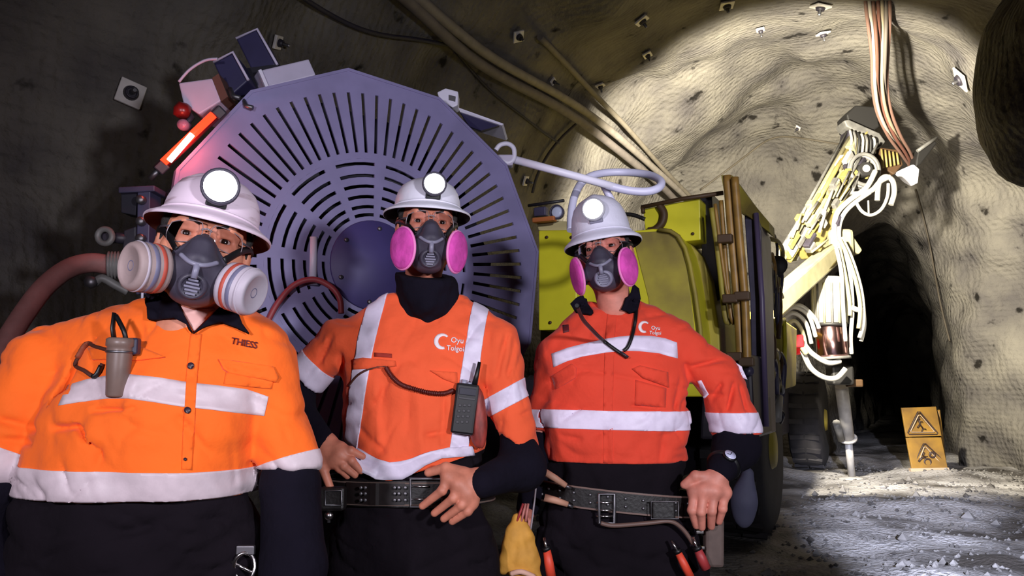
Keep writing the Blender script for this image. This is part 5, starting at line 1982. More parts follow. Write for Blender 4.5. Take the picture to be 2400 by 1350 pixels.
def build_reel():
    root = empty('cable_reel', RC + Vector((0, 0, -0.9)), 'big grey twelve-sided cable reel, cool light put into its colour, with slotted flange behind the miners', 'cable reel')
    R = 0.885
    A0 = math.radians(9)

    def rpoly(a):
        t = ((a - A0) % math.radians(30)) - math.radians(15)
        return R * math.cos(math.radians(15)) / math.cos(t)
    b = MB()
    N = 72
    w_ = 0.0075
    r0, r1 = 0.505, 0.775
    da = 2 * math.pi / N

    def edge(k, side, r):
        a = k * da
        d = Vector((math.cos(a), math.sin(a)))
        q = Vector((-math.sin(a), math.cos(a))) * (w_ * side)
        return d * r + q

    def P(v):
        return RC + RU * v.x + RV * v.y

    def quad(*v):
        b.add([P(x) for x in v], [(0, 1, 2, 3)])
    cis = lambda a, r: Vector((math.cos(a), math.sin(a))) * r
    rin = 0.478
    for k in range(N):
        e0o, e1o = edge(k, 1, r1), edge(k + 1, -1, r1)
        e0i, e1i = edge(k, 1, r0), edge(k + 1, -1, r0)
        quad(e0i, e0o, e1o, e1i)
        # rim outside the slots
        am, ap = k * da - da * 0.08, k * da + da * 0.08
        an = (k + 1) * da - da * 0.08
        quad(e0o, cis(ap, rpoly(ap)), cis(an, rpoly(an)), e1o)
        quad(edge(k, -1, r1), cis(am, rpoly(am)), cis(ap, rpoly(ap)), e0o)
        # ring inside the slots
        quad(cis(ap, rin), e0i, e1i, cis(an, rin))
        quad(cis(am, rin), edge(k, -1, r0), e0i, cis(ap, rin))
    rows = [0.455, 0.402, 0.354, 0.307, 0.262, 0.226]
    hw = 0.0075
    sec = math.radians(30)
    S0 = math.radians(87)
    rad = [rin]
    for r in rows:
        rad += [r + hw, r - hw]
    rad.append(0.0005)
    for k in range(12):
        a0 = S0 + k * sec
        g = math.radians(3.4)
        angs = [a0, a0 + g] + [a0 + g + (sec - 2 * g) * j / 4 for j in range(1, 4)] + [a0 + sec - g, a0 + sec]
        for i in range(len(rad) - 1):
            slot = i % 2 == 1 and i < len(rad) - 1
            for j in range(len(angs) - 1):
                if slot and 1 <= j <= len(angs) - 3:
                    continue
                quad(cis(angs[j], rad[i + 1]), cis(angs[j], rad[i]), cis(angs[j + 1], rad[i]), cis(angs[j + 1], rad[i + 1]))
    bm = bmesh.new()
    vs = [bm.verts.new(v) for v in b.V]
    for f_ in b.F:
        fc = bm.faces.new([vs[i] for i in f_])
        fc.normal_update()
        if fc.normal.dot(RN) < 0:
            fc.normal_flip()
    bmesh.ops.remove_doubles(bm, verts=bm.verts, dist=0.0004)
    me = bpy.data.meshes.new('flange')
    bm.to_mesh(me)
    bm.free()
    o = link('flange', me, M_REEL, root)
    md = o.modifiers.new('solid', 'SOLIDIFY')
    md.thickness = 0.010
    md.offset = -1
    tag(o, 'slotted grey flange with cool light put into its colour')
    # folded rim
    b = MB()
    pts = [rp(R, A0 + k * math.radians(30)) for k in range(12)]
    V, F = [], []
    for q in pts:
        V += [q + RN * 0.004, q - RN * 0.055, RC + (q - RC) * 0.985 - RN * 0.055, RC + (q - RC) * 0.985 + RN * 0.004]
    for k in range(12):
        j = (k + 1) % 12
        for i in range(4):
            F.append((k * 4 + i, k * 4 + (i + 1) % 4, j * 4 + (i + 1) % 4, j * 4 + i))
    b.add(V, F)
    b.build('rim', M_REEL, root)
    MB().lathe([(0.196, 0.0), (0.2, 0.004), (0.196, 0.010), (0.001, 0.012)], RC, RN, 48).build('hub_plate', mat('hub_plate_indigo', (66, 58, 112), 0.55, var=0.06), root)
    for k in range(6):
        MB().lathe([(0.010, 0), (0.010, 0.006), (0.006, 0.009), (0.0005, 0.009)], rp(0.165, k * math.pi / 3 + .4, .011), RN, 8).build('bolt', M_STEEL, root)
    MB().lathe([(0.20, -0.02), (0.20, -0.40)], RC, RN, 32).build('drum', M_REELD, root)
    MB().lathe([(R * 0.97, -0.42), (R * 0.97, -0.44)], RC, RN, 12, smooth=False, ref=RU * math.cos(A0) + RV * math.sin(A0)).build('rear_flange', M_REELD, root)
    for i in range(6):
        rr = 0.42 + 0.045 * (i % 2)
        MB().tube([rp(rr, a, -0.06 - i * 0.055) for a in np.linspace(0, 6.283, 49)[:-1]], 0.028, 8, closed=True).build('wound_cable', M_CABLE, root)
    # axle and support down to the ground
    MB().tube([RC - RN * 0.38, RC - RN * 0.95], 0.07, 16).build('axle', M_MACH, root)
    MB().box(RC - RN * 0.70 + Vector((0, 0, -0.88)), (0.10, 0.07, 0.9), rot_to((0, 0, 1), RU)).build('pedestal', M_MACH, root)
    # crank handle
    hc = at(735, 556, 3.36)
    he = at(733, 655, 3.36)
    MB().tube([hc + RN * 0.0, he], 0.0165, 14).build('handle', M_WHITE, root)
    MB().tube([at(735, 556, 3.37) - RN * 0.06, at(735, 556, 3.36)], 0.012, 10).build('handle_pin', M_STEEL, root)
    MB().bbox(at(733, 662, 3.36), (0.028, 0.02, 0.016), None, 0.005).build('handle_foot', M_MACHB, root)
    hoop = spline([at(622, 765, 3.25), at(650, 712, 3.26), at(690, 668, 3.28), at(735, 655, 3.30), at(775, 672, 3.32), at(796, 700, 3.33), at(800, 735, 3.33)], 8)
    MB().tube(hoop, 0.0125, 10).build('red_hose_hoop', mat('hose_red', (150, 58, 64), 0.5), root)
    # corner brackets
    for (x, y) in ((545, 222), (575, 245)):
        MB().tube([at(x - 6, y - 14, 3.2), at(x + 2, y + 4, 3.18), at(x + 18, y + 8, 3.18)], 0.010, 8).build('latch', M_STEEL, root)
    # white lamp box upper right and sheet
    pprism([(1024, 216), (1044, 206), (1074, 214), (1073, 246), (1060, 252), (1030, 232)], 3.78, 0.10).build('junction_box', M_WHITE, root, 0.006)
    pprism([(1052, 222), (1068, 226), (1067, 238), (1052, 234)], 3.775, 0.02).build('junction_cover', M_STEEL, root)
    b = MB()
    b.prism([at(1074, 252, 3.75), at(1180, 290, 3.9), at(1176, 294, 3.9), at(1078, 262, 3.75)], Vector((0.02, 0.25, 0.0)))
    b.build('deflector_sheet', M_WHITE, root)
    b = MB()
    b.prism([at(1078, 262, 3.76), at(1172, 294, 3.91), at(1128, 306, 3.86), at(1100, 296, 3.80)], Vector((0.0, 0.02, 0.0)))
    b.build('deflector_web', M_DARKBOX, root)
    return root


REEL = build_reel()


def reel_boxes():
    # lamp boxes and red light bar on the top left edge of the reel
    t = empty('warning_light', at(450, 330, 3.15), 'glowing red light bar on the sloping left edge of the reel', 'light')
    a, b_ = at(378, 392, 3.08), at(512, 264, 3.12)
    d = (b_ - a).normalized()
    MB().tube([a, b_], 0.020, 12).build('housing', mat('light_bar_dark_red', (120, 20, 18), 0.4), t)
    MB().tube([a + d * 0.02 + Vector((0, -0.016, 0)), b_ - d * 0.02 + Vector((0, -0.016, 0))], 0.016, 12).build('red_tube', mat('red_glow', (255, 50, 25), 0.4, emit=(255, 40, 18), estr=5.0), t)
    c0, c1 = at(398, 378, 3.05), at(452, 316, 3.07)
    MB().tube([c0 + Vector((0, -0.006, 0)), c1 + Vector((0, -0.006, 0))], 0.0115, 12).build('bright_tube', mat('hot_glow', (255, 240, 225), 0.4, emit=(255, 225, 205), estr=9.0), t)
    pl = bpy.data.lights.new('red_bar_light', 'POINT')
    pl.energy = 3.0
    pl.color = (1.0, 0.08, 0.04)
    pl.shadow_soft_size = 0.05
    po = bpy.data.objects.new('red_bar_light', pl)
    COL.objects.link(po)
    po.location = (c0 + c1) / 2 + Vector((0.02, -0.06, 0))
    for q in (a, b_):
        MB().bbox(q, (0.022, 0.022, 0.022), rot_to(d), 0.006).build('end_clamp', M_MACH, t)
    MB().tube([a - d * 0.01, at(352, 420, 3.08)], 0.012, 8).build('stay', M_STEEL, t)
    # the boxes
    bx = empty('lamp_box', at(670, 190, 3.42), 'pale flat lamp box standing on the top edge of the reel', 'box')
    MB().prism([at(604, 166, 3.38), at(724, 138, 3.46), at(741, 176, 3.46), at(621, 206, 3.38)], RN * -0.22).build('case', M_PALE, bx, 0.006)
    MB().prism([at(604, 166, 3.375), at(611, 164, 3.375), at(628, 204, 3.375), at(621, 206, 3.375)], RN * 0.01).build('edge_trim', M_WHITE, bx)
    bx = empty('lamp_box', at(600, 160, 3.45), 'tall dark blue box sticking up above the reel', 'box')
    MB().prism([at(553, 90, 3.45), at(603, 68, 3.45), at(648, 150, 3.45), at(596, 176, 3.45)], Vector((0, 0.2, 0))).build('case', M_DARKBOX, bx, 0.006)
    MB().tube([at(553, 90, 3.44), at(603, 68, 3.44), at(650, 152, 3.44)], 0.006, 8).build('edge_trim', M_PALE, bx)
    MB().prism([at(575, 160, 3.44), at(650, 150, 3.44), at(625, 205, 3.44), at(560, 222, 3.44)], Vector((0, 0.15, 0))).build('mount', M_REELD, bx)
    bx = empty('lamp_box', at(530, 190, 3.3), 'dark blue box leaning left beside the tall box', 'box')
    MB().prism([at(500, 146, 3.3), at(548, 123, 3.3), at(582, 188, 3.3), at(540, 225, 3.3), at(520, 190, 3.3)], Vector((0, 0.2, 0))).build('case', M_DARKBOX, bx, 0.006)
    MB().tube([at(500, 146, 3.29), at(546, 122, 3.29), at(582, 188, 3.29)], 0.006, 8).build('edge_trim', M_PALE, bx)
    bx = empty('lamp_box', at(470, 230, 3.2), 'pale lamp box with curved top handle above the red light bar', 'box')
    MB().prism([at(418, 194, 3.2), at(497, 183, 3.2), at(518, 236, 3.2), at(466, 268, 3.2), at(430, 244, 3.2)], Vector((0, 0.18, 0))).build('case', M_PALE, bx, 0.006)
    MB().prism([at(497, 183, 3.199), at(512, 172, 3.199), at(534, 226, 3.199), at(518, 238, 3.199)], Vector((0, 0.18, 0))).build('side_plate', mat('plate_brownish', (92, 62, 52), .6), bx)
    MB().tube(spline([at(419, 192, 3.2), at(445, 163, 3.2), at(480, 142, 3.2), at(510, 138, 3.2)], 6), 0.006, 8).build('handle', M_PALE, bx)
    bc = empty('beacon_lamp', at(430, 260, 3.15), 'dim dark red beacon with clear lens below the pale lamp box', 'light')
    MB().lathe([(0.030, -0.03), (0.036, -0.01), (0.030, 0.02), (0.001, 0.03)], at(424, 258, 3.18), (-0.6, -0.6, 0.2), 18).build('dome', mat('beacon_red', (110, 26, 24), 0.3), bc)
    MB().lathe([(0.022, -0.03), (0.024, 0.0), (0.018, 0.012), (0.001, 0.014)], at(428, 292, 3.15), (-0.2, -1, 0), 18).build('lens', mat('beacon_lens', (150, 116, 140), 0.15), bc)
    MB().tube([at(440, 262, 3.2), at(450, 275, 3.2), at(432, 296, 3.18)], 0.012, 8).build('mount', M_MACH, bc)
    # swivel bracket with hose fittings on the left edge
    br = empty('hose_bracket', at(320, 690, 3.05), 'dark steel bracket with ribbed hose fitting left of the reel', 'bracket')
    MB().prism([at(277, 438, 3.05), at(362, 434, 3.05), at(362, 448, 3.05), at(277, 452, 3.05)], Vector((0, 0.12, 0))).build('top_bar', M_MACHB, br, 0.004)
    MB().prism([at(322, 448, 3.06), at(352, 448, 3.06), at(346, 690, 3.06), at(318, 690, 3.06)], Vector((0, 0.10, 0))).build('post', M_MACHB, br, 0.004)
    MB().prism([at(283, 452, 3.08), at(322, 450, 3.08), at(318, 505, 3.08), at(283, 498, 3.08)], Vector((0, 0.08, 0))).build('web_plate', M_REELD, br, 0.004)
    MB().prism([at(290, 540, 3.05), at(318, 530, 3.05), at(318, 676, 3.05), at(282, 676, 3.05)], Vector((0, 0.10, 0))).build('side_plate', M_MACH, br, 0.004)
    for k, y in enumerate((470, 520, 560, 640)):
        MB().lathe([(0.018, 0), (0.018, 0.02), (0.012, 0.026), (0.0005, 0.027)], at(333, y, 3.055), (0, -1, 0), 10).build('bolt', M_STEEL, br)
    MB().tube([at(246 + 17 * math.cos(a_), 554 + 17 * math.sin(a_), 3.03) for a_ in np.linspace(0, 6.283, 25)[:-1]], 0.012, 8, closed=True).build('eye_ring', M_GREYM, br)
    MB().lathe([(0.022, 0), (0.022, 0.05)], at(246, 554, 3.05), (0, 1, 0), 14).build('eye_pin', M_MACH, br)
    MB().tube([at(262, 556, 3.06), at(300, 560, 3.07)], 0.022, 10).build('eye_arm', M_MACH, br)
    a_, b2 = at(252, 622, 3.02), at(292, 622, 3.04)
    fit = MB()
    prof = []
    for k in range(6):
        prof += [(0.046, k * 0.011), (0.054, k * 0.011 + 0.003), (0.054, k * 0.011 + 0.007), (0.046, k * 0.011 + 0.010)]
    fit.lathe(prof, a_, b2 - a_, 18).build('ribbed_coupling', M_GREYM, br)
    MB().tube(spline([at(222, 664, 3.0), at(240, 652, 3.0), at(270, 668, 3.02), at(300, 684, 3.04)], 5), [0.016] * 16, 10).build('clamp', M_GREYM, br)
    MB().lathe([(0.02, 0), (0.024, 0.01), (0.02, 0.03), (0.0005, 0.031)], at(218, 662, 3.0), (0, -1, 0), 12).build('clamp_bolt', M_STEEL, br)
    MB().tube([at(335, 655, 3.04), at(333, 705, 3.04)], 0.005, 8).build('drain_pipe', M_WHITE, br)
    h = MB().tube(spline([at(268, 624, 3.03), at(215, 616, 3.0), at(160, 630, 2.95), at(105, 672, 2.9), at(60, 730, 2.85), at(15, 800, 2.8), at(-40, 890, 2.75), at(-110, 1020, 2.75), at(-190, 1240, 2.8)], 8), 0.037, 14).build('water_hose', M_RUST)
    tag(h, 'thick reddish-brown hose curving down from the bracket at the left edge', 'hose')
    # pale guide tube with loop on the right of the reel
    g = empty('cable_guide', at(1190, 365, 3.95), 'pale lavender tube guide ending in an oval loop right of the reel', 'cable guide')
    MB().tube(spline([at(1162, 352, 3.9), at(1172, 340, 3.9), at(1190, 337, 3.9), at(1204, 348, 3.9), at(1204, 372, 3.9), at(1190, 382, 3.9), at(1172, 374, 3.9)], 5), 0.012, 10).build('hook', M_WHITE, g)
    MB().bbox(at(1184, 378, 3.92), (0.04, 0.03, 0.028), None, 0.008).build('clamp', M_PALE, g)
    MB().tube([at(1198, 372, 3.92), at(1320, 405, 3.96), at(1440, 438, 4.0)], 0.0205, 12).build('straight_tube', M_WHITE, g)
    MB().tube(spline([at(1420, 434, 4.0), at(1470, 446, 4.0), at(1515, 449, 4.0), at(1544, 440, 4.02), at(1548, 424, 4.1), at(1520, 410, 4.25), at(1470, 404, 4.35), at(1420, 405, 4.35), at(1385, 413, 4.3), at(1362, 430, 4.25), at(1346, 462, 4.2), at(1339, 500, 4.15), at(1338, 540, 4.1)], 8), 0.0215, 12).build('loop_tube', mat('painted_lavender', (196, 194, 222), .45), g)
    MB().tube(spline([at(1410, 425, 4.05), at(1428, 460, 4.05), at(1446, 495, 4.05), at(1452, 530, 4.05)], 5), 0.019, 10).build('brace_tube', mat('painted_lavender', (196, 194, 222), .45), g)


reel_boxes()


# ------------------------------------------------------------------ drill rig
def rear(x, y, s):
    return TW(*on_s(x, y, s))


def side(x, y, l):
    return TW(*on_l(x, y, l))


def rprism(poly, s, depth):
    return MB().prism([rear(x, y, s) for x, y in poly], AX * depth)


def build_rig():
    root = empty('drill_rig', TW(-2.1, 7, 0), 'yellow underground drill rig with rounded hood behind the right miner', 'drill rig')
    o = rprism([(1262, 540), (1352, 538), (1352, 772), (1262, 774)], 5.6, 0.4).build('side_panel', M_YEL, root, 0.01)
    tag(o, 'bright yellow flat panel')
    for (x, y) in ((1290, 756), (1282, 556), (1340, 556)):
        MB().lathe([(0.012, 0), (0.012, 0.008), (0.0005, 0.010)], rear(x, y, 5.59), -AX, 10).build('bolt', M_BROWN, o)
    rprism([(1255, 512), (1340, 520), (1345, 540), (1262, 540)], 5.62, 0.3).build('top_ledge', mat('ledge_cream', (214, 200, 150), .5), root, 0.006)
    MB().tube([rear(1238, 482, 5.5), rear(1322, 470, 5.5)], 0.012, 8).build('lamp_bar', M_MACH, root)
    lh = MB().lathe([(0.03, 0.05), (0.052, 0.04), (0.058, 0.0), (0.050, -0.004), (0.046, 0.006)], rear(1304, 497, 5.5), AX, 20).build('work_lamp', M_MACHB, root)
    MB().lathe([(0.048, 0.0), (0.03, -0.008), (0.0005, -0.010)], rear(1304, 497, 5.5), AX, 20).build('lamp_lens', mat('lamp_lens_pale', (200, 206, 236), 0.15), lh)
    MB().bbox(rear(1268, 497, 5.52), (0.05, 0.03, 0.035), rot_to((0, 0, 1), RX), 0.008).build('lamp_ballast', M_MACHB, root)
    MB().bbox(rear(1276, 515, 5.5), (0.09, 0.03, 0.018), rot_to((0, 0, 1), RX), 0.006).build('warning_strip', mat('strip_rust_orange', (190, 110, 60), .6), root)
    # rounded hood
    prof = [(1338, 548), (1470, 542), (1530, 536), (1560, 537), (1582, 545), (1600, 562), (1614, 592), (1624, 630), (1636, 700), (1646, 780), (1656, 930), (1338, 930)]
    o = rprism(prof, 5.75, 1.2).build('hood', M_YEL, root, 0.012)
    tag(o, 'rounded yellow hood')
    MB().tube([rear(x, y, 5.70) for x, y in [(1545, 538), (1572, 542), (1590, 554), (1606, 582), (1617, 620), (1630, 690), (1641, 770), (1652, 900)]], 0.016, 8).build('hood_rib', M_YELD, root)
    rprism([(1590, 556), (1618, 572), (1645, 600), (1668, 660), (1684, 760), (1692, 930), (1600, 930)], 6.0, 1.3).build('inner_hood', M_YELD, root, 0.01)
    rprism([(1480, 545), (1560, 541), (1580, 552), (1600, 585), (1612, 640), (1626, 760), (1634, 900), (1530, 900), (1520, 700)], 5.74, 0.02).build('hood_face', M_YELD, root, 0.004)
    # upper panel with seal ring
    o = rprism([(1507, 490), (1640, 464), (1642, 562), (1600, 566), (1560, 536), (1512, 540)], 5.9, 0.4).build('upper_panel', M_YEL, root, 0.008)
    MB().tube(spline([rear(1546, 482, 5.87), rear(1556, 500, 5.87), rear(1552, 522, 5.87), rear(1536, 538, 5.87), rear(1520, 542, 5.87)], 6), 0.030, 10).build('seal_ring', M_BROWN, root)
    MB().tube([rear(1503, 486, 5.85), rear(1600, 466, 5.85), rear(1695, 452, 5.85)], 0.017, 8).build('top_rail', M_BROWN, root)
    MB().tube([rear(1506, 486, 5.85), rear(1508, 500, 5.85)], 0.016, 8).build('rail_end', M_BROWN, root)
    MB().tube(spline([rear(1465, 502, 5.9), rear(1485, 504, 5.9), rear(1512, 514, 5.9)], 4), 0.016, 8).build('cable_entry', M_BLK, root)
    for (x, y) in ((1624, 548), (1560, 552)):
        MB().lathe([(0.012, 0), (0.012, 0.008), (0.0005, 0.010)], rear(x, y, 5.89), -AX, 10).build('bolt', M_BROWN, o)
    rprism([(1640, 462), (1668, 452), (1676, 600), (1690, 700), (1660, 720), (1645, 600)], 6.1, 0.3).build('bracket_plate', M_MACH, root, 0.006)
    # mast with hydraulic tubes
    tubes = [((1668, 488), (1684, 600), (1700, 742), (1712, 752), (1726, 748)), ((1690, 470), (1700, 600), (1712, 730), (1722, 760)), ((1704, 412), (1716, 560), (1728, 700), (1736, 840)),
             ((1722, 416), (1734, 560), (1746, 700), (1752, 860)), ((1676, 478), (1694, 620), (1706, 690), (1722, 700))]
    for k, t in enumerate(tubes):
        MB().tube(spline([rear(x, y, 5.75 - 0.05 * k) for x, y in t], 6), (0.020, 0.016, 0.030, 0.027, 0.012)[k], 10).build('hydraulic_tube', M_OCHRE if k != 0 else M_YELD, root)
    MB().tube([rear(1708, 416, 5.9), rear(1713, 500, 5.9)], 0.022, 8).build('pale_conduit', mat('conduit_pale', (214, 206, 200), .5), root)
    for (x, y) in ((1712, 700), (1740, 694), (1722, 836), (1750, 848), (1700, 560)):
        MB().bbox(rear(x, y, 5.55), (0.05, 0.035, 0.03), rot_to((0, 0, 1), RX), 0.008).build('tube_clamp', M_BROWN, root)
    MB().prism([rear(1690, 410, 5.9), rear(1716, 410, 5.9), rear(1760, 470, 6.2), rear(1802, 520, 6.6), rear(1804, 545, 6.6), rear(1745, 500, 6.2), rear(1700, 470, 5.9)], AX * 0.3).build('canopy_edge', M_YELD, root, 0.006)
    rprism([(1742, 470), (1772, 500), (1784, 540), (1790, 700), (1796, 1020), (1765, 1020), (1758, 700)], 6.35, 0.5).build('mast_plate', M_MACHB, root, 0.008)
    MB().tube([rear(1772, 500, 6.3), rear(1786, 700, 6.25), rear(1796, 1000, 6.2)], 0.022, 8).build('mast_post', mat('post_violet_steel', (92, 80, 112), .4), root)
    rprism([(1650, 830), (1760, 830), (1770, 1030), (1640, 1030)], 5.8, 0.8).build('valve_block', M_MACH, root, 0.02)
    for k in range(5):
        MB().lathe([(0.035, 0), (0.038, 0.03), (0.03, 0.035), (0.030, 0.06), (0.0005, 0.062)], rear(1668 + k * 22, 870 + (k % 2) * 26, 5.78), -AX, 12).build('valve_cap', M_MACHB, root)
    # main frame, cab side and rear deck
    c = TW(-2.15, 9.8, 0.95)
    MB().bbox(c + RX * -0.2, (0.72, 4.1, 0.40), rot_to((0, 0, 1), RX), 0.06).build('chassis', M_MACH, root)
    MB().bbox(TW(-2.3, 9.2, 1.70), (0.80, 2.3, 0.42), rot_to((0, 0, 1), RX), 0.08).build('engine_body', M_YELD, root)
    # right side: side tank, lamp, mirror, ladder parts
    MB().prism([side(1832, 745, -1.1), side(1868, 770, -1.1), side(1866, 905, -1.1), side(1834, 915, -1.1)], RX * -0.4).build('side_tank', M_YELD, root, 0.02)
    MB().tube([side(1830, 760, -1.08), side(1838, 748, -1.08), side(1840, 800, -1.08), side(1838, 905, -1.08)], 0.02, 8).build('grab_rail', M_YEL, root)
    m = MB().lathe([(0.03, 0.05), (0.085, 0.03), (0.09, 0.0), (0.08, -0.01), (0.0005, -0.015)], side(1822, 622, -1.0), AX, 18).build('side_mirror', M_BLK, root)
    MB().tube(spline([side(1803, 560, -1.05), side(1822, 566, -1.0), side(1834, 590, -1.0), side(1830, 640, -1.0)], 5), 0.022, 8).build('mirror_arm', M_CREAMY, root)
    for k in range(9):
        x, y = 1806 + (k % 3) * 10, 800 + k * 20
        MB().tube(spline([side(x, y, -1.05), side(x + 10, y + 12, -1.0), side(x + 4, y + 30, -1.05)], 4), 0.016, 8).build('side_hose', M_HOSEW if k % 2 else M_MACH, root)
    MB().tube([side(1826, 930, -1.0), side(1822, 985, -1.0)], 0.035, 10).build('white_cylinder', M_HOSEW, root)
    tl = MB().lathe([(0.10, 0.05), (0.11, 0.0), (0.09, -0.03), (0.0005, -0.05)], at(1868, 812, 10.4), (0, 1, 0), 16).build('tail_light', mat('tail_red', (170, 24, 30), .3, emit=(200, 20, 20), estr=0.6), root)
    # cluttered pipework along the side
    rr = random.Random(3)
    for k in range(30):
        x0 = 1786 + rr.random() * 44
        y0 = 530 + rr.random() * 340
        MB().tube(spline([side(x0, y0, -1.04), side(x0 + rr.uniform(-6, 10), y0 + 30, -1.0), side(x0 + rr.uniform(-4, 10), y0 + rr.uniform(60, 120), -1.04)], 4), rr.uniform(0.012, 0.03), 8).build('side_pipe', rr.choice([M_OCHRE, M_MACHB, M_MACH, M_CREAMY, M_BROWN]), root)
    # wheels
    for (l, s) in ((-1.32, 7.35), (-1.42, 13.6), (-3.0, 7.35), (-3.0, 13.6)):
        c = TW(l, s, 0.74)
        prof = [(0.34, -0.24), (0.62, -0.25), (0.70, -0.21), (0.735, -0.12), (0.74, 0.0), (0.735, 0.12), (0.70, 0.21), (0.62, 0.25), (0.34, 0.24)]
        wobj = MB().lathe(prof, c, RX, 40).build('wheel', mat('tyre_black', (34, 31, 34), .85, var=.2, vscale=10), root)
        for k in range(20):
            a = k * math.pi / 10
            dz = AX * math.cos(a) + Vector((0, 0, 1)) * math.sin(a)
            for sg in (-1, 1):
                MB().box(c + dz * 0.735 + RX * (0.11 * sg), (0.10, 0.035, 0.022), rot_to(dz, RX + AX * 0.25 * sg)).build('tread_lug', mat('tyre_black', (34, 31, 34), .85), wobj)
        MB().lathe([(0.36, 0.16), (0.34, 0.24), (0.20, 0.20), (0.15, 0.27), (0.0005, 0.28)], c, RX, 24).build('hub', M_YELD, wobj)
    return root


RIG = build_rig()


# ------------------------------------------------------------------ drill boom
def box_between(a, b, hw, hh, up=(0, 0, 1)):
    a, b = Vector(a), Vector(b)
    d = b - a
    return MB().bbox((a + b) / 2, (hw, hh, d.length / 2), rot_to(d, Vector(up).cross(d)), min(hw, hh) * 0.3)


def build_boom():
    root = empty('drill_boom', at(1960, 760, 10.4) * 1.0, 'pale drill boom with raised feed beam and white hoses, right of the rig', 'drill boom')
    YB = 10.6
    q = lambda x, y, d=0.0: at(x, y, YB + d)
    # feed beam
    a, b = q(1838, 606, -0.3), q(2030, 285, 0.5)
    box_between(q(1846, 600, -.2), q(2026, 298, .5), 0.085, 0.12).build('feed_beam', M_GREYM, root)
    for (x0, y0, x1, y1, r, m) in ((1836, 600, 2010, 290, .035, M_CREAM), (1850, 612, 2040, 300, .03, M_CREAMY), (1862, 590, 1990, 360, .022, M_HOSEW), (1872, 578, 2000, 342, .018, M_CREAM), (1842, 570, 1990, 300, .02, M_GREYM),
                                   (1900, 500, 2016, 300, .03, M_CREAMY), (1880, 520, 1985, 345, .016, M_HOSEW)):
        MB().tube([q(x0, y0, -.45), q(x1, y1, .25)], r, 8).build('feed_rail', m, root)
    rr = random.Random(11)
    for k in range(26):
        t = rr.random()
        x = 1845 + (2025 - 1845) * t + rr.uniform(-14, 20)
        y = 590 + (300 - 590) * t + rr.uniform(-12, 18)
        MB().bbox(q(x, y, -.5 + .7 * t), (rr.uniform(.03, .09), rr.uniform(.03, .06), rr.uniform(.04, .12)), rot_to(b - a), 0.012).build('feed_fitting', rr.choice([M_CREAM, M_CREAMY, M_GREYM, M_HOSEW, M_CREAM]), root)
    box_between(q(1884, 596, -.3), q(1990, 420, .2), 0.11, 0.10).build('cradle', M_CREAMY, root)
    box_between(q(1862, 560, -.2), q(1960, 392, .2), 0.07, 0.07).build('cradle', M_GREYM, root)
    for k in range(46):
        t = rr.random()
        x = 1850 + (2000 - 1850) * t + rr.uniform(-6, 44)
        y = 590 + (380 - 590) * t + rr.uniform(-26, 34)
        if k % 3:
            MB().bbox(q(x, y, -.62 + .6 * t), (rr.uniform(.02, .06), rr.uniform(.02, .05), rr.uniform(.03, .13)), rot_to(b - a), 0.010).build('feed_fitting', rr.choice([M_CREAM, M_GREYM, M_HOSEW, M_MACH, M_CREAMY]), root)
        else:
            MB().tube([q(x, y, -.66 + .6 * t), q(x + rr.uniform(14, 40), y - rr.uniform(24, 70), -.6 + .6 * t)], rr.uniform(.012, .022), 8).build('feed_pipe', rr.choice([M_HOSEW, M_CREAM, M_GREYM]), root)
    # head of the feed with hose drum
    pp = lambda poly, dY, dep: MB().prism([q(x, y, dY) for x, y in poly], Vector((0, dep, 0)))
    pp([(1984, 268), (2006, 246), (2052, 250), (2062, 296), (2040, 312), (1990, 300)], .2, .35).build('head_block', M_BLK, root, 0.02)
    pp([(1978, 282), (1990, 280), (2062, 312), (2076, 332), (2068, 340), (1984, 296)], .1, .3).build('head_plate', M_GREYM, root, 0.015)
    pp([(1990, 300), (2060, 330), (2050, 372), (2010, 384), (1985, 330)], .15, .3).build('rock_drill', M_MACH, root, 0.02)
    for k in range(7):
        MB().tube(spline([q(1992 + k * 9, 305 + k * 3, .02), q(1996 + k * 9, 330, -.02), q(1990 + k * 10, 366 - k, .04)], 4), 0.018, 8).build('head_hose', (M_HOSEW, M_GREYM, M_BLK)[k % 3], root)
    pp([(2062, 345), (2104, 350), (2118, 385), (2096, 410), (2062, 392)], .1, .3).build('side_block', M_BROWN, root, 0.02)
    for k in range(5):
        MB().tube([q(2066 + k * 9, 350 + k * 2, .05), q(2070 + k * 9, 394 - k * 2, .05)], 0.014, 8).build('block_fin', M_CREAMY, root)
    pp([(2152, 352), (2190, 322), (2197, 336), (2160, 384), (2146, 392), (2148, 372)], .0, .2).build('guide_arm', M_BLK, root, 0.02)
    pp([(2110, 398), (2142, 384), (2156, 396), (2152, 430), (2134, 420)], .0, .2).build('guide_foot', mat('foot_white', (224, 222, 232), .5), root, 0.02)
    MB().tube([q(2150, 354, -.02), q(2196, 322, -.02)], 0.025, 8).build('guide_edge', M_GREYM, root)
    dc = q(2022, 400, -.1)
    for k in range(4):
        MB().tube([dc + Vector((0.19 * math.cos(t), -0.06 + 0.05 * k, 0.21 * math.sin(t))) for t in np.linspace(0, 6.283, 33)[:-1]], 0.028, 8, closed=True).build('hose_coil', (M_GREYM, M_HOSEW)[k % 2], root)
    MB().lathe([(0.09, -0.1), (0.10, 0.1)], dc, (0, 1, 0), 18).build('coil_hub', M_BLK, root)
    MB().lathe([(0.05, -0.12), (0.05, -0.10)], dc, (0, 1, 0), 14).build('coil_cap', M_HOSEW, root)
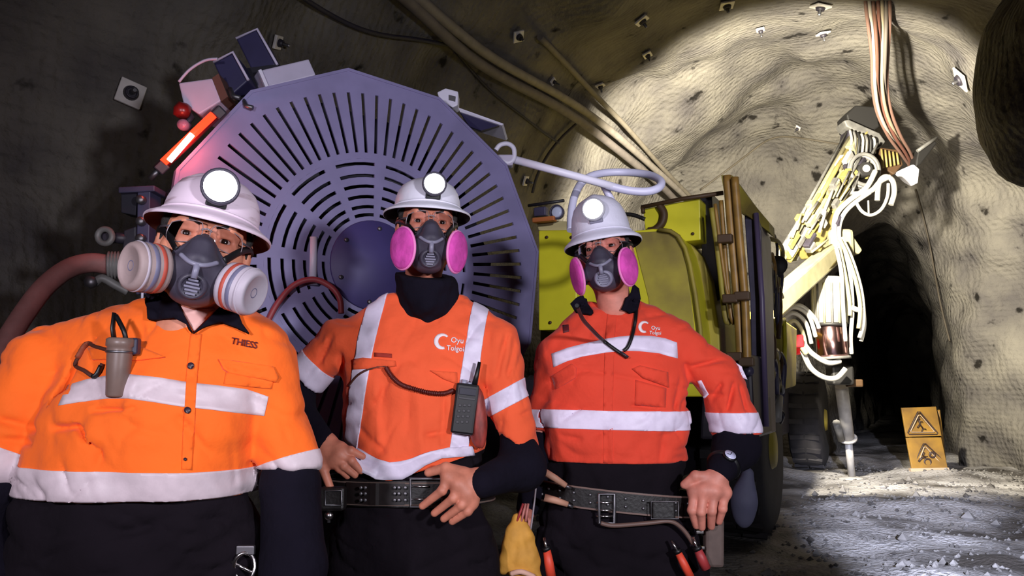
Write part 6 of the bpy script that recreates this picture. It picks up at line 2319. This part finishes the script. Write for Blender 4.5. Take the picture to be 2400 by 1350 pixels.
    hoses = [([(2004, 470), (2020, 495), (2042, 504), (2066, 490), (2080, 460), (2082, 430)], .022), ([(2056, 470), (2060, 430), (2075, 414), (2092, 424), (2096, 452), (2088, 480)], .035),
             ([(2000, 455), (2040, 448), (2064, 425), (2086, 414)], .035), ([(2035, 470), (2036, 500)], .012), ([(1962, 590), (1955, 540), (1962, 500), (1990, 470), (2030, 440), (2052, 400)], .035),
             ([(1970, 600), (1966, 540), (1976, 505), (2000, 478), (2040, 450)], .03)]
    for pts, r in hoses:
        MB().tube(spline([q(x, y, -.35) for x, y in pts], 7), r, 8).build('hose', M_HOSEW, root)
    # boom arm
    box_between(q(1790, 735, -1.6), q(1960, 585, -.1), 0.10, 0.13).build('arm', M_CREAM, root)
    MB().tube([q(1795, 712, -1.5), q(1885, 645, -.9)], 0.05, 12).build('lift_cylinder', M_HOSEW, root)
    MB().tube([q(1885, 645, -.9), q(1950, 590, -.3)], 0.03, 12).build('lift_rod', M_CHROME, root)
    MB().tube([q(1845, 712, -1.2), q(1975, 600, -.2)], 0.03, 8).build('arm_pipe', M_CREAMY, root)
    MB().bbox(q(1965, 575, -.15), (0.16, 0.14, 0.20), None, 0.05).build('knuckle', M_CREAM, root)
    pp([(1984, 548), (2000, 552), (2022, 586), (2014, 596), (1996, 588)], -.2, .25).build('horn_guard', M_CREAM, root, 0.02)
    # rotation unit: ribbed top and polished lower cylinder
    c0 = q(1945, 760, -.35)
    up = q(1942, 650, -.35) - c0
    MB().lathe([(0.20, 0), (0.20, up.length * .9), (0.15, up.length), (0.001, up.length)], c0, up, 28).build('rotation_housing', M_HOSEW, root)
    for k in range(14):
        a_ = k * 2 * math.pi / 14
        o_ = Vector((math.cos(a_), math.sin(a_), 0)) * 0.205
        MB().tube([c0 + o_, c0 + o_ + up * .85], 0.016, 6).build('housing_rib', M_CREAM if k % 2 else M_GREYM, root)
    c1 = q(1953, 842, -.35)
    MB().lathe([(0.17, 0), (0.19, 0.02), (0.19, (c0 - c1).length * .95), (0.17, (c0 - c1).length)], c1, c0 - c1, 32).build('polished_cylinder', mat('chrome_red_reflection', (190, 150, 150), .18, metal=1.0), root)  # chrome, its reddish reflections put into the base colour
    MB().lathe([(0.215, 0), (0.215, 0.04)], c0 - up.normalized() * .03, up, 28).build('collar', M_BLK, root)
    MB().lathe([(0.215, 0), (0.215, 0.035)], c1, c0 - c1, 28).build('collar', M_GREYM, root)
    # hoses falling round the rotation unit
    fall = [[(1968, 560), (1986, 600), (2006, 660), (2016, 720), (2012, 770)], [(1972, 556), (1996, 606), (2018, 680), (2024, 750), (2014, 792)], [(1975, 570), (1992, 640), (1998, 720), (1994, 790), (1996, 830)],
            [(1960, 580), (1972, 640), (1976, 720), (1982, 800)], [(1966, 575), (1980, 640), (1990, 700), (1992, 740)], [(1985, 590), (2004, 640), (2020, 700), (2026, 760), (2018, 800)],
            [(1830, 742), (1860, 720), (1895, 740), (1912, 790)], [(1826, 756), (1858, 734), (1888, 756), (1902, 806)], [(1834, 772), (1860, 752), (1880, 776), (1890, 820)], [(1838, 730), (1875, 716), (1908, 744), (1920, 770)],
            [(1880, 820), (1900, 862), (1930, 884), (1960, 886), (1982, 864)], [(1884, 806), (1905, 830), (1940, 850), (1970, 846)], [(1850, 790), (1870, 800), (1890, 830)], [(1995, 720), (2010, 726), (2022, 722)]]
    for k, pts in enumerate(fall):
        MB().tube(spline([q(x, y, -.62 + (k % 3) * .06) for x, y in pts], 7), 0.026 if k < 10 else 0.034, 8).build('hose', M_HOSEW if k % 4 else M_CREAM, root)
    MB().bbox(q(1868, 800, -.6), (0.07, 0.06, 0.08), None, 0.02).build('red_valve', mat('valve_red', (176, 30, 36), .3), root)
    # support under the rotation unit down to the jack
    MB().bbox(q(1968, 880, -.25), (0.14, 0.12, 0.12), None, 0.03).build('jack_bracket', M_BLK, root)
    MB().bbox(q(2002, 898, -.2), (0.10, 0.05, 0.05), None, 0.02).build('jack_link', M_BROWN, root)
    # stabiliser jack
    ft = at(1996, 1104, 11.6)
    ft.z = floor_h(ft) + 0.03
    j0, j1 = at(1972, 905, 10.9), at(1988, 1030, 11.3)
    MB().tube([j0, j1], 0.085, 14).build('jack_tube', mat('jack_steel', (150, 146, 144), .45, var=.15), root)
    MB().tube([at(1960, 990, 11.0), at(1972, 1030, 11.25)], 0.05, 8).build('jack_gusset', M_GREYM, root)
    MB().lathe([(0.12, 0), (0.12, 0.03)], j1, (j0 - j1), 16).build('jack_collar', mat('jack_steel', (150, 146, 144), .45, var=.15), root)
    MB().tube([j1, ft], 0.05, 12).build('jack_rod', mat('jack_steel', (150, 146, 144), .45, var=.15), root)
    MB().lathe([(0.24, -0.03), (0.24, 0.0), (0.08, 0.03)], ft, (0, 0, 1), 20).build('jack_foot', mat('jack_steel', (150, 146, 144), .45, var=.15), root)
    return root


BOOM = build_boom()

# hoses hanging from the roof to the head of the feed
HC = [('cable_pinkish', (108, 80, 70)), ('cable_white', (150, 142, 132)), ('cable_brown', (92, 62, 50)), ('cable_red', (96, 60, 50)), ('cable_cream', (136, 124, 104)), ('cable_grey', (92, 84, 78)), ('cable_pinkish', (108, 80, 70))]
for k, (nm, c) in enumerate(HC):
    o_ = (k - 3) * 7.0
    top, _n = on_rock(2058 + o_ * 1.3, 6, 0.05)
    path = [(2060 + o_ * 1.2, 60), (2062 + o_ * .9, 130), (2062 + o_ * .8, 200), (2072 + o_ * .8, 262), (2096 + o_ * .7, 318), (2122 + o_ * .55, 358), (2140 + o_ * .3, 392)]
    Yt_ = top.y
    pts = [top + Vector((0, 0, 0.2)), top] + [at(x, y, Yt_ + (11.0 - Yt_) * (i + 1) / 7 + 0.06 * math.sin(k * 2.1 + i)) for i, (x, y) in enumerate(path)]
    ob = MB().tube(spline(pts, 6), 0.021, 8).build('hanging_hose', mat(nm, c, .6))
    words = ('leftmost pinkish', 'second from left white', 'third from left brown', 'middle red', 'third from right cream', 'second from right grey', 'rightmost pinkish')[k]
    tag(ob, words + ' hose in the bundle hanging from the roof to the boom', 'hose', 'hoses hanging from the tunnel roof')

# pipes and cables along the roof
PIPES = [([(905, -40), (1000, 55), (1120, 150), (1230, 212), (1320, 268), (1430, 345), (1520, 410), (1590, 480)], .055, (104, 96, 92), 'thick grey service pipe running up the left roof, lower of the pair'),
         ([(930, -40), (1050, 60), (1170, 135), (1280, 205), (1390, 282), (1500, 368), (1600, 452)], .05, (128, 120, 112), 'thick grey service pipe running up the left roof, upper of the pair'),
         ([(1250, 60), (1340, 170), (1420, 250), (1490, 330), (1560, 400), (1622, 462)], .035, (112, 104, 92), 'thinner brown-grey pipe above the two thick service pipes'),
         ([(700, -10), (800, 52), (880, 78), (960, 84), (1040, 92)], .02, (40, 36, 50), 'black cable drooping across the dark roof above the reel'),
         ([(1060, 110), (1110, 180), (1170, 235), (1240, 290), (1300, 332)], .014, (40, 36, 44), 'thin black cable hanging on the roof right of the reel'),
         ([(1236, 450), (1248, 405), (1272, 360), (1305, 318), (1340, 288)], .02, (60, 54, 54), 'dark cable arching up the wall behind the pale guide tube'),
         ([(1640, 440), (1700, 398), (1760, 350), (1812, 314), (1880, 318), (1930, 326), (1985, 334)], .016, (84, 76, 64), 'thin wire peaked over the lit wall above the rig'),
         ([(2150, 440), (2180, 540), (2200, 640), (2216, 720), (2236, 800)], .014, (70, 62, 52), 'thin cable hanging down the lit wall right of the dark drive')]
for pts, r, c, lab in PIPES:
    path = []
    for v in spline([Vector((x, y, 0)) for x, y in pts], 8):
        pnt, n = on_rock(v.x, v.y, r + (0.16 if r > .03 else 0.05))
        path.append(pnt)
    if pts[0][1] < 0:
        # carry on along the roof towards and behind the camera
        p0 = path[0]
        s0 = p0.dot(AX)
        rad_ = (p0 - TW(LC, s0, 2.4)).normalized()
        for ds in np.arange(0.4, 7.0, 0.4):
            c0 = TW(LC, s0 - ds, 2.4)
            hit, nn, _, dd = TUN_BVH.ray_cast(c0, rad_)
            if hit is None or s0 - ds < -4.5:
                break
            path.insert(0, hit - rad_ * (r + 0.14))
    for _ in range(60 if r > .03 else 12):
        path = [path[0]] + [(path[i - 1] + path[i] * 2 + path[i + 1]) / 4 for i in range(1, len(path) - 1)] + [path[-1]]
    ob = MB().tube(path, r, 10).build('service_pipe' if r > .03 else 'cable', mat('pipe_%d_%d_%d' % c, c, .7, var=.12))
    tag(ob, lab, 'pipe' if r > .03 else 'cable', 'pipes and cables along the tunnel roof')

# rock bolt plates
BOLTS = [(302, 222, 58, 'bolt plate alone on the dark left wall beside the pale lamp box'), (640, 96, 34, 'dim bolt plate just right of the tall dark blue box'),
         (1210, 82, 30, 'bolt plate on the roof above the drooping service pipes'), (1500, 42, 34, 'bolt plate on the dark roof, top centre'),
         (1515, 123, 22, 'small bolt plate below the one at top centre'), (1405, 194, 22, 'small bolt plate at the edge of the lit area beside the thin pipe'),
         (1702, 6, 34, 'bolt plate cut by the top edge, left of the hanging hoses'), (1781, 63, 20, 'faint small bolt plate at the top of the lit roof'),
         (1925, 8, 38, 'large bolt plate at the top edge nearest the hanging hoses'), (1928, 72, 26, 'bolt plate below the large one left of the hanging hoses'),
         (2258, 183, 46, 'bright white bolt plate at the upper right beside the dark brow'), (1225, 422, 26, 'bolt plate on the wall between the reel and the guide tube'),
         (1290, 188, 18, 'tiny bolt plate between the service pipes'), (1874, 296, 13, 'tiny white bolt head in the middle of the lit wall')]
M_PLATE = mat('bolt_plate_galvanised', (206, 200, 196), .5, var=.15, vscale=8)
for k, (x, y, sz, lab) in enumerate(BOLTS):
    pnt, n = on_rock(x, y, 0.0)
    dist = (pnt - O_CAM).length
    hw = sz * dist / FPX / 2 * 0.88
    e = empty('rock_bolt', pnt, lab, 'rock bolt', 'rock bolts of the tunnel lining')
    tilt = random.uniform(-.5, .5)
    Rm = rot_to(n, Vector((math.cos(tilt), math.sin(tilt), random.uniform(-.3, .3))))
    MB().bbox(pnt + n * 0.04, (hw, hw, 0.012), Rm, 0.006).build('plate', M_PLATE, e)
    MB().lathe([(hw * .62, 0.05), (hw * .5, 0.085), (hw * .38, 0.088), (hw * .36, 0.06)], pnt, n, 18).build('dome_washer', M_MACH, e)
    MB().lathe([(hw * .22, 0.05), (hw * .22, 0.13), (hw * .15, 0.14), (0.0005, 0.14)], pnt, n, 6, smooth=False).build('bolt_end', M_STEEL, e)


# ------------------------------------------------------------------ warning sign
def build_sign():
    Ys = 11.75
    q = lambda x, y, d=0.0: at(x, y, Ys + d)
    root = empty('warning_sign', q(2180, 1106), 'yellow warning sign with two stacked triangle pictograms on the floor', 'sign')
    M_SY = mat('sign_yellow', (126, 92, 26), .6, rgb2=(98, 70, 24), vscale=4)
    M_SB = mat('sign_black', (40, 22, 16), .6)
    M_SP = mat('sign_pale', (150, 128, 108), .6)

    def tri(c, poly, r, m, parent, dY, nm):
        pts = []
        for i in range(len(poly)):
            a, b = Vector((*poly[i], 0)), Vector((*poly[(i + 1) % len(poly)], 0))
            for t in (0.06, 0.5, 0.94):
                v = a.lerp(b, t)
                pts.append(q(v.x, v.y, dY))
        MB().tube(pts, r, 6, closed=True, flat=(1, .6)).build(nm, m, parent)
    up = MB().prism([q(2113, 956, .12), q(2194, 953, .12), q(2207, 1022, .04), q(2124, 1024, .04)], Vector((0, .03, 0))).build('board', M_SY, root, 0.004)
    lo = MB().prism([q(2124, 1026, .02), q(2206, 1025, .02), q(2222, 1100, -.06), q(2138, 1102, -.06)], Vector((0, .03, 0))).build('board', M_SY, root, 0.004)
    tri(None, [(2153, 962), (2200, 1018), (2126, 1018)], .016, M_SB, up, .05, 'triangle_border')
    tri(None, [(2154, 970), (2192, 1013), (2133, 1013)], .012, M_SP, up, .045, 'triangle_inner_border')
    tri(None, [(2166, 1037), (2214, 1082), (2143, 1086)], .014, M_SB, lo, -.02, 'triangle_border')
    tri(None, [(2167, 1045), (2206, 1087), (2150, 1090)], .011, M_SP, lo, -.03, 'triangle_inner_border')
    # upper pictogram: a slipping figure
    pic = MB()
    for pts, r in (([(2153, 984), (2156, 994), (2163, 1004)], .018), ([(2156, 994), (2150, 1002)], .014), ([(2163, 1004), (2160, 1012)], .014), ([(2163, 1004), (2170, 1006)], .014), ([(2154, 988), (2162, 988)], .012)):
        pic.tube([q(x, y, .045) for x, y in pts], r, 6, flat=(1, .5))
    pic.lathe([(.022, 0), (.022, .012)], q(2151, 980, .06), (0, -1, 0), 12)
    pic.build('pictogram', M_SB, up)
    # lower pictogram: a hand by two gears
    pic = MB()
    for pts, r in (([(2152, 1082), (2158, 1074), (2168, 1070)], .032), ([(2165, 1070), (2174, 1070)], .014), ([(2162, 1068), (2166, 1060)], .02)):
        pic.tube([q(x, y, -.03) for x, y in pts], r, 6, flat=(1, .5))
    pic.build('pictogram', M_SB, lo)
    for (x, y, rr_) in ((2185, 1066, .036), (2174, 1083, .046)):
        MB().tube([q(x, y, -.035) + Vector((rr_ * math.cos(a), 0, rr_ * math.sin(a))) for a in np.linspace(0, 6.283, 21)[:-1]], .014, 6, closed=True).build('gear_mark', M_SB, lo)
    MB().prism([q(2134, 1098, -.08), q(2224, 1096, -.08), q(2226, 1106, -.09), q(2136, 1108, -.09)], Vector((0, .06, 0))).build('foot_rail', M_SP, root)
    for x in (2126, 2200):
        MB().tube([q(x, 962, .16), q(x + 16, 1090, .7)], .018, 8).build('back_leg', M_SY, root)


build_sign()

# ------------------------------------------------------------------ loose stones on the floor
def gravel():
    r = np.random.default_rng(21)
    V, F = [], []
    for k in range(2600):
        l, s = r.uniform(-1.2, 2.2), r.uniform(3.0, 14.5)
        sz = r.uniform(0.008, 0.028) * (1 + (r.random() < 0.04) * 1.6)
        c = TW(l, s, 0)
        c.z = floor_h(c) + sz * 0.3
        n = len(V)
        for (x, y, z) in ((1, 0, 0), (-1, 0, 0), (0, 1, 0), (0, -1, 0), (0, 0, .8), (0, 0, -.8)):
            V.append(c + Vector((x * r.uniform(.6, 1.4), y * r.uniform(.6, 1.4), z * r.uniform(.6, 1.2))) * sz)
        F += [(n + a, n + b, n + d) for a, b, d in ((0, 2, 4), (2, 1, 4), (1, 3, 4), (3, 0, 4), (2, 0, 5), (1, 2, 5), (3, 1, 5), (0, 3, 5))]
    o = mesh('gravel', V, F, mat('stone_grey', (118, 114, 112), .8, rgb2=(52, 48, 46), vscale=5), smooth=False)
    tag(o, 'loose grey gravel scattered over the muddy floor', 'gravel', None, 'stuff')


gravel()
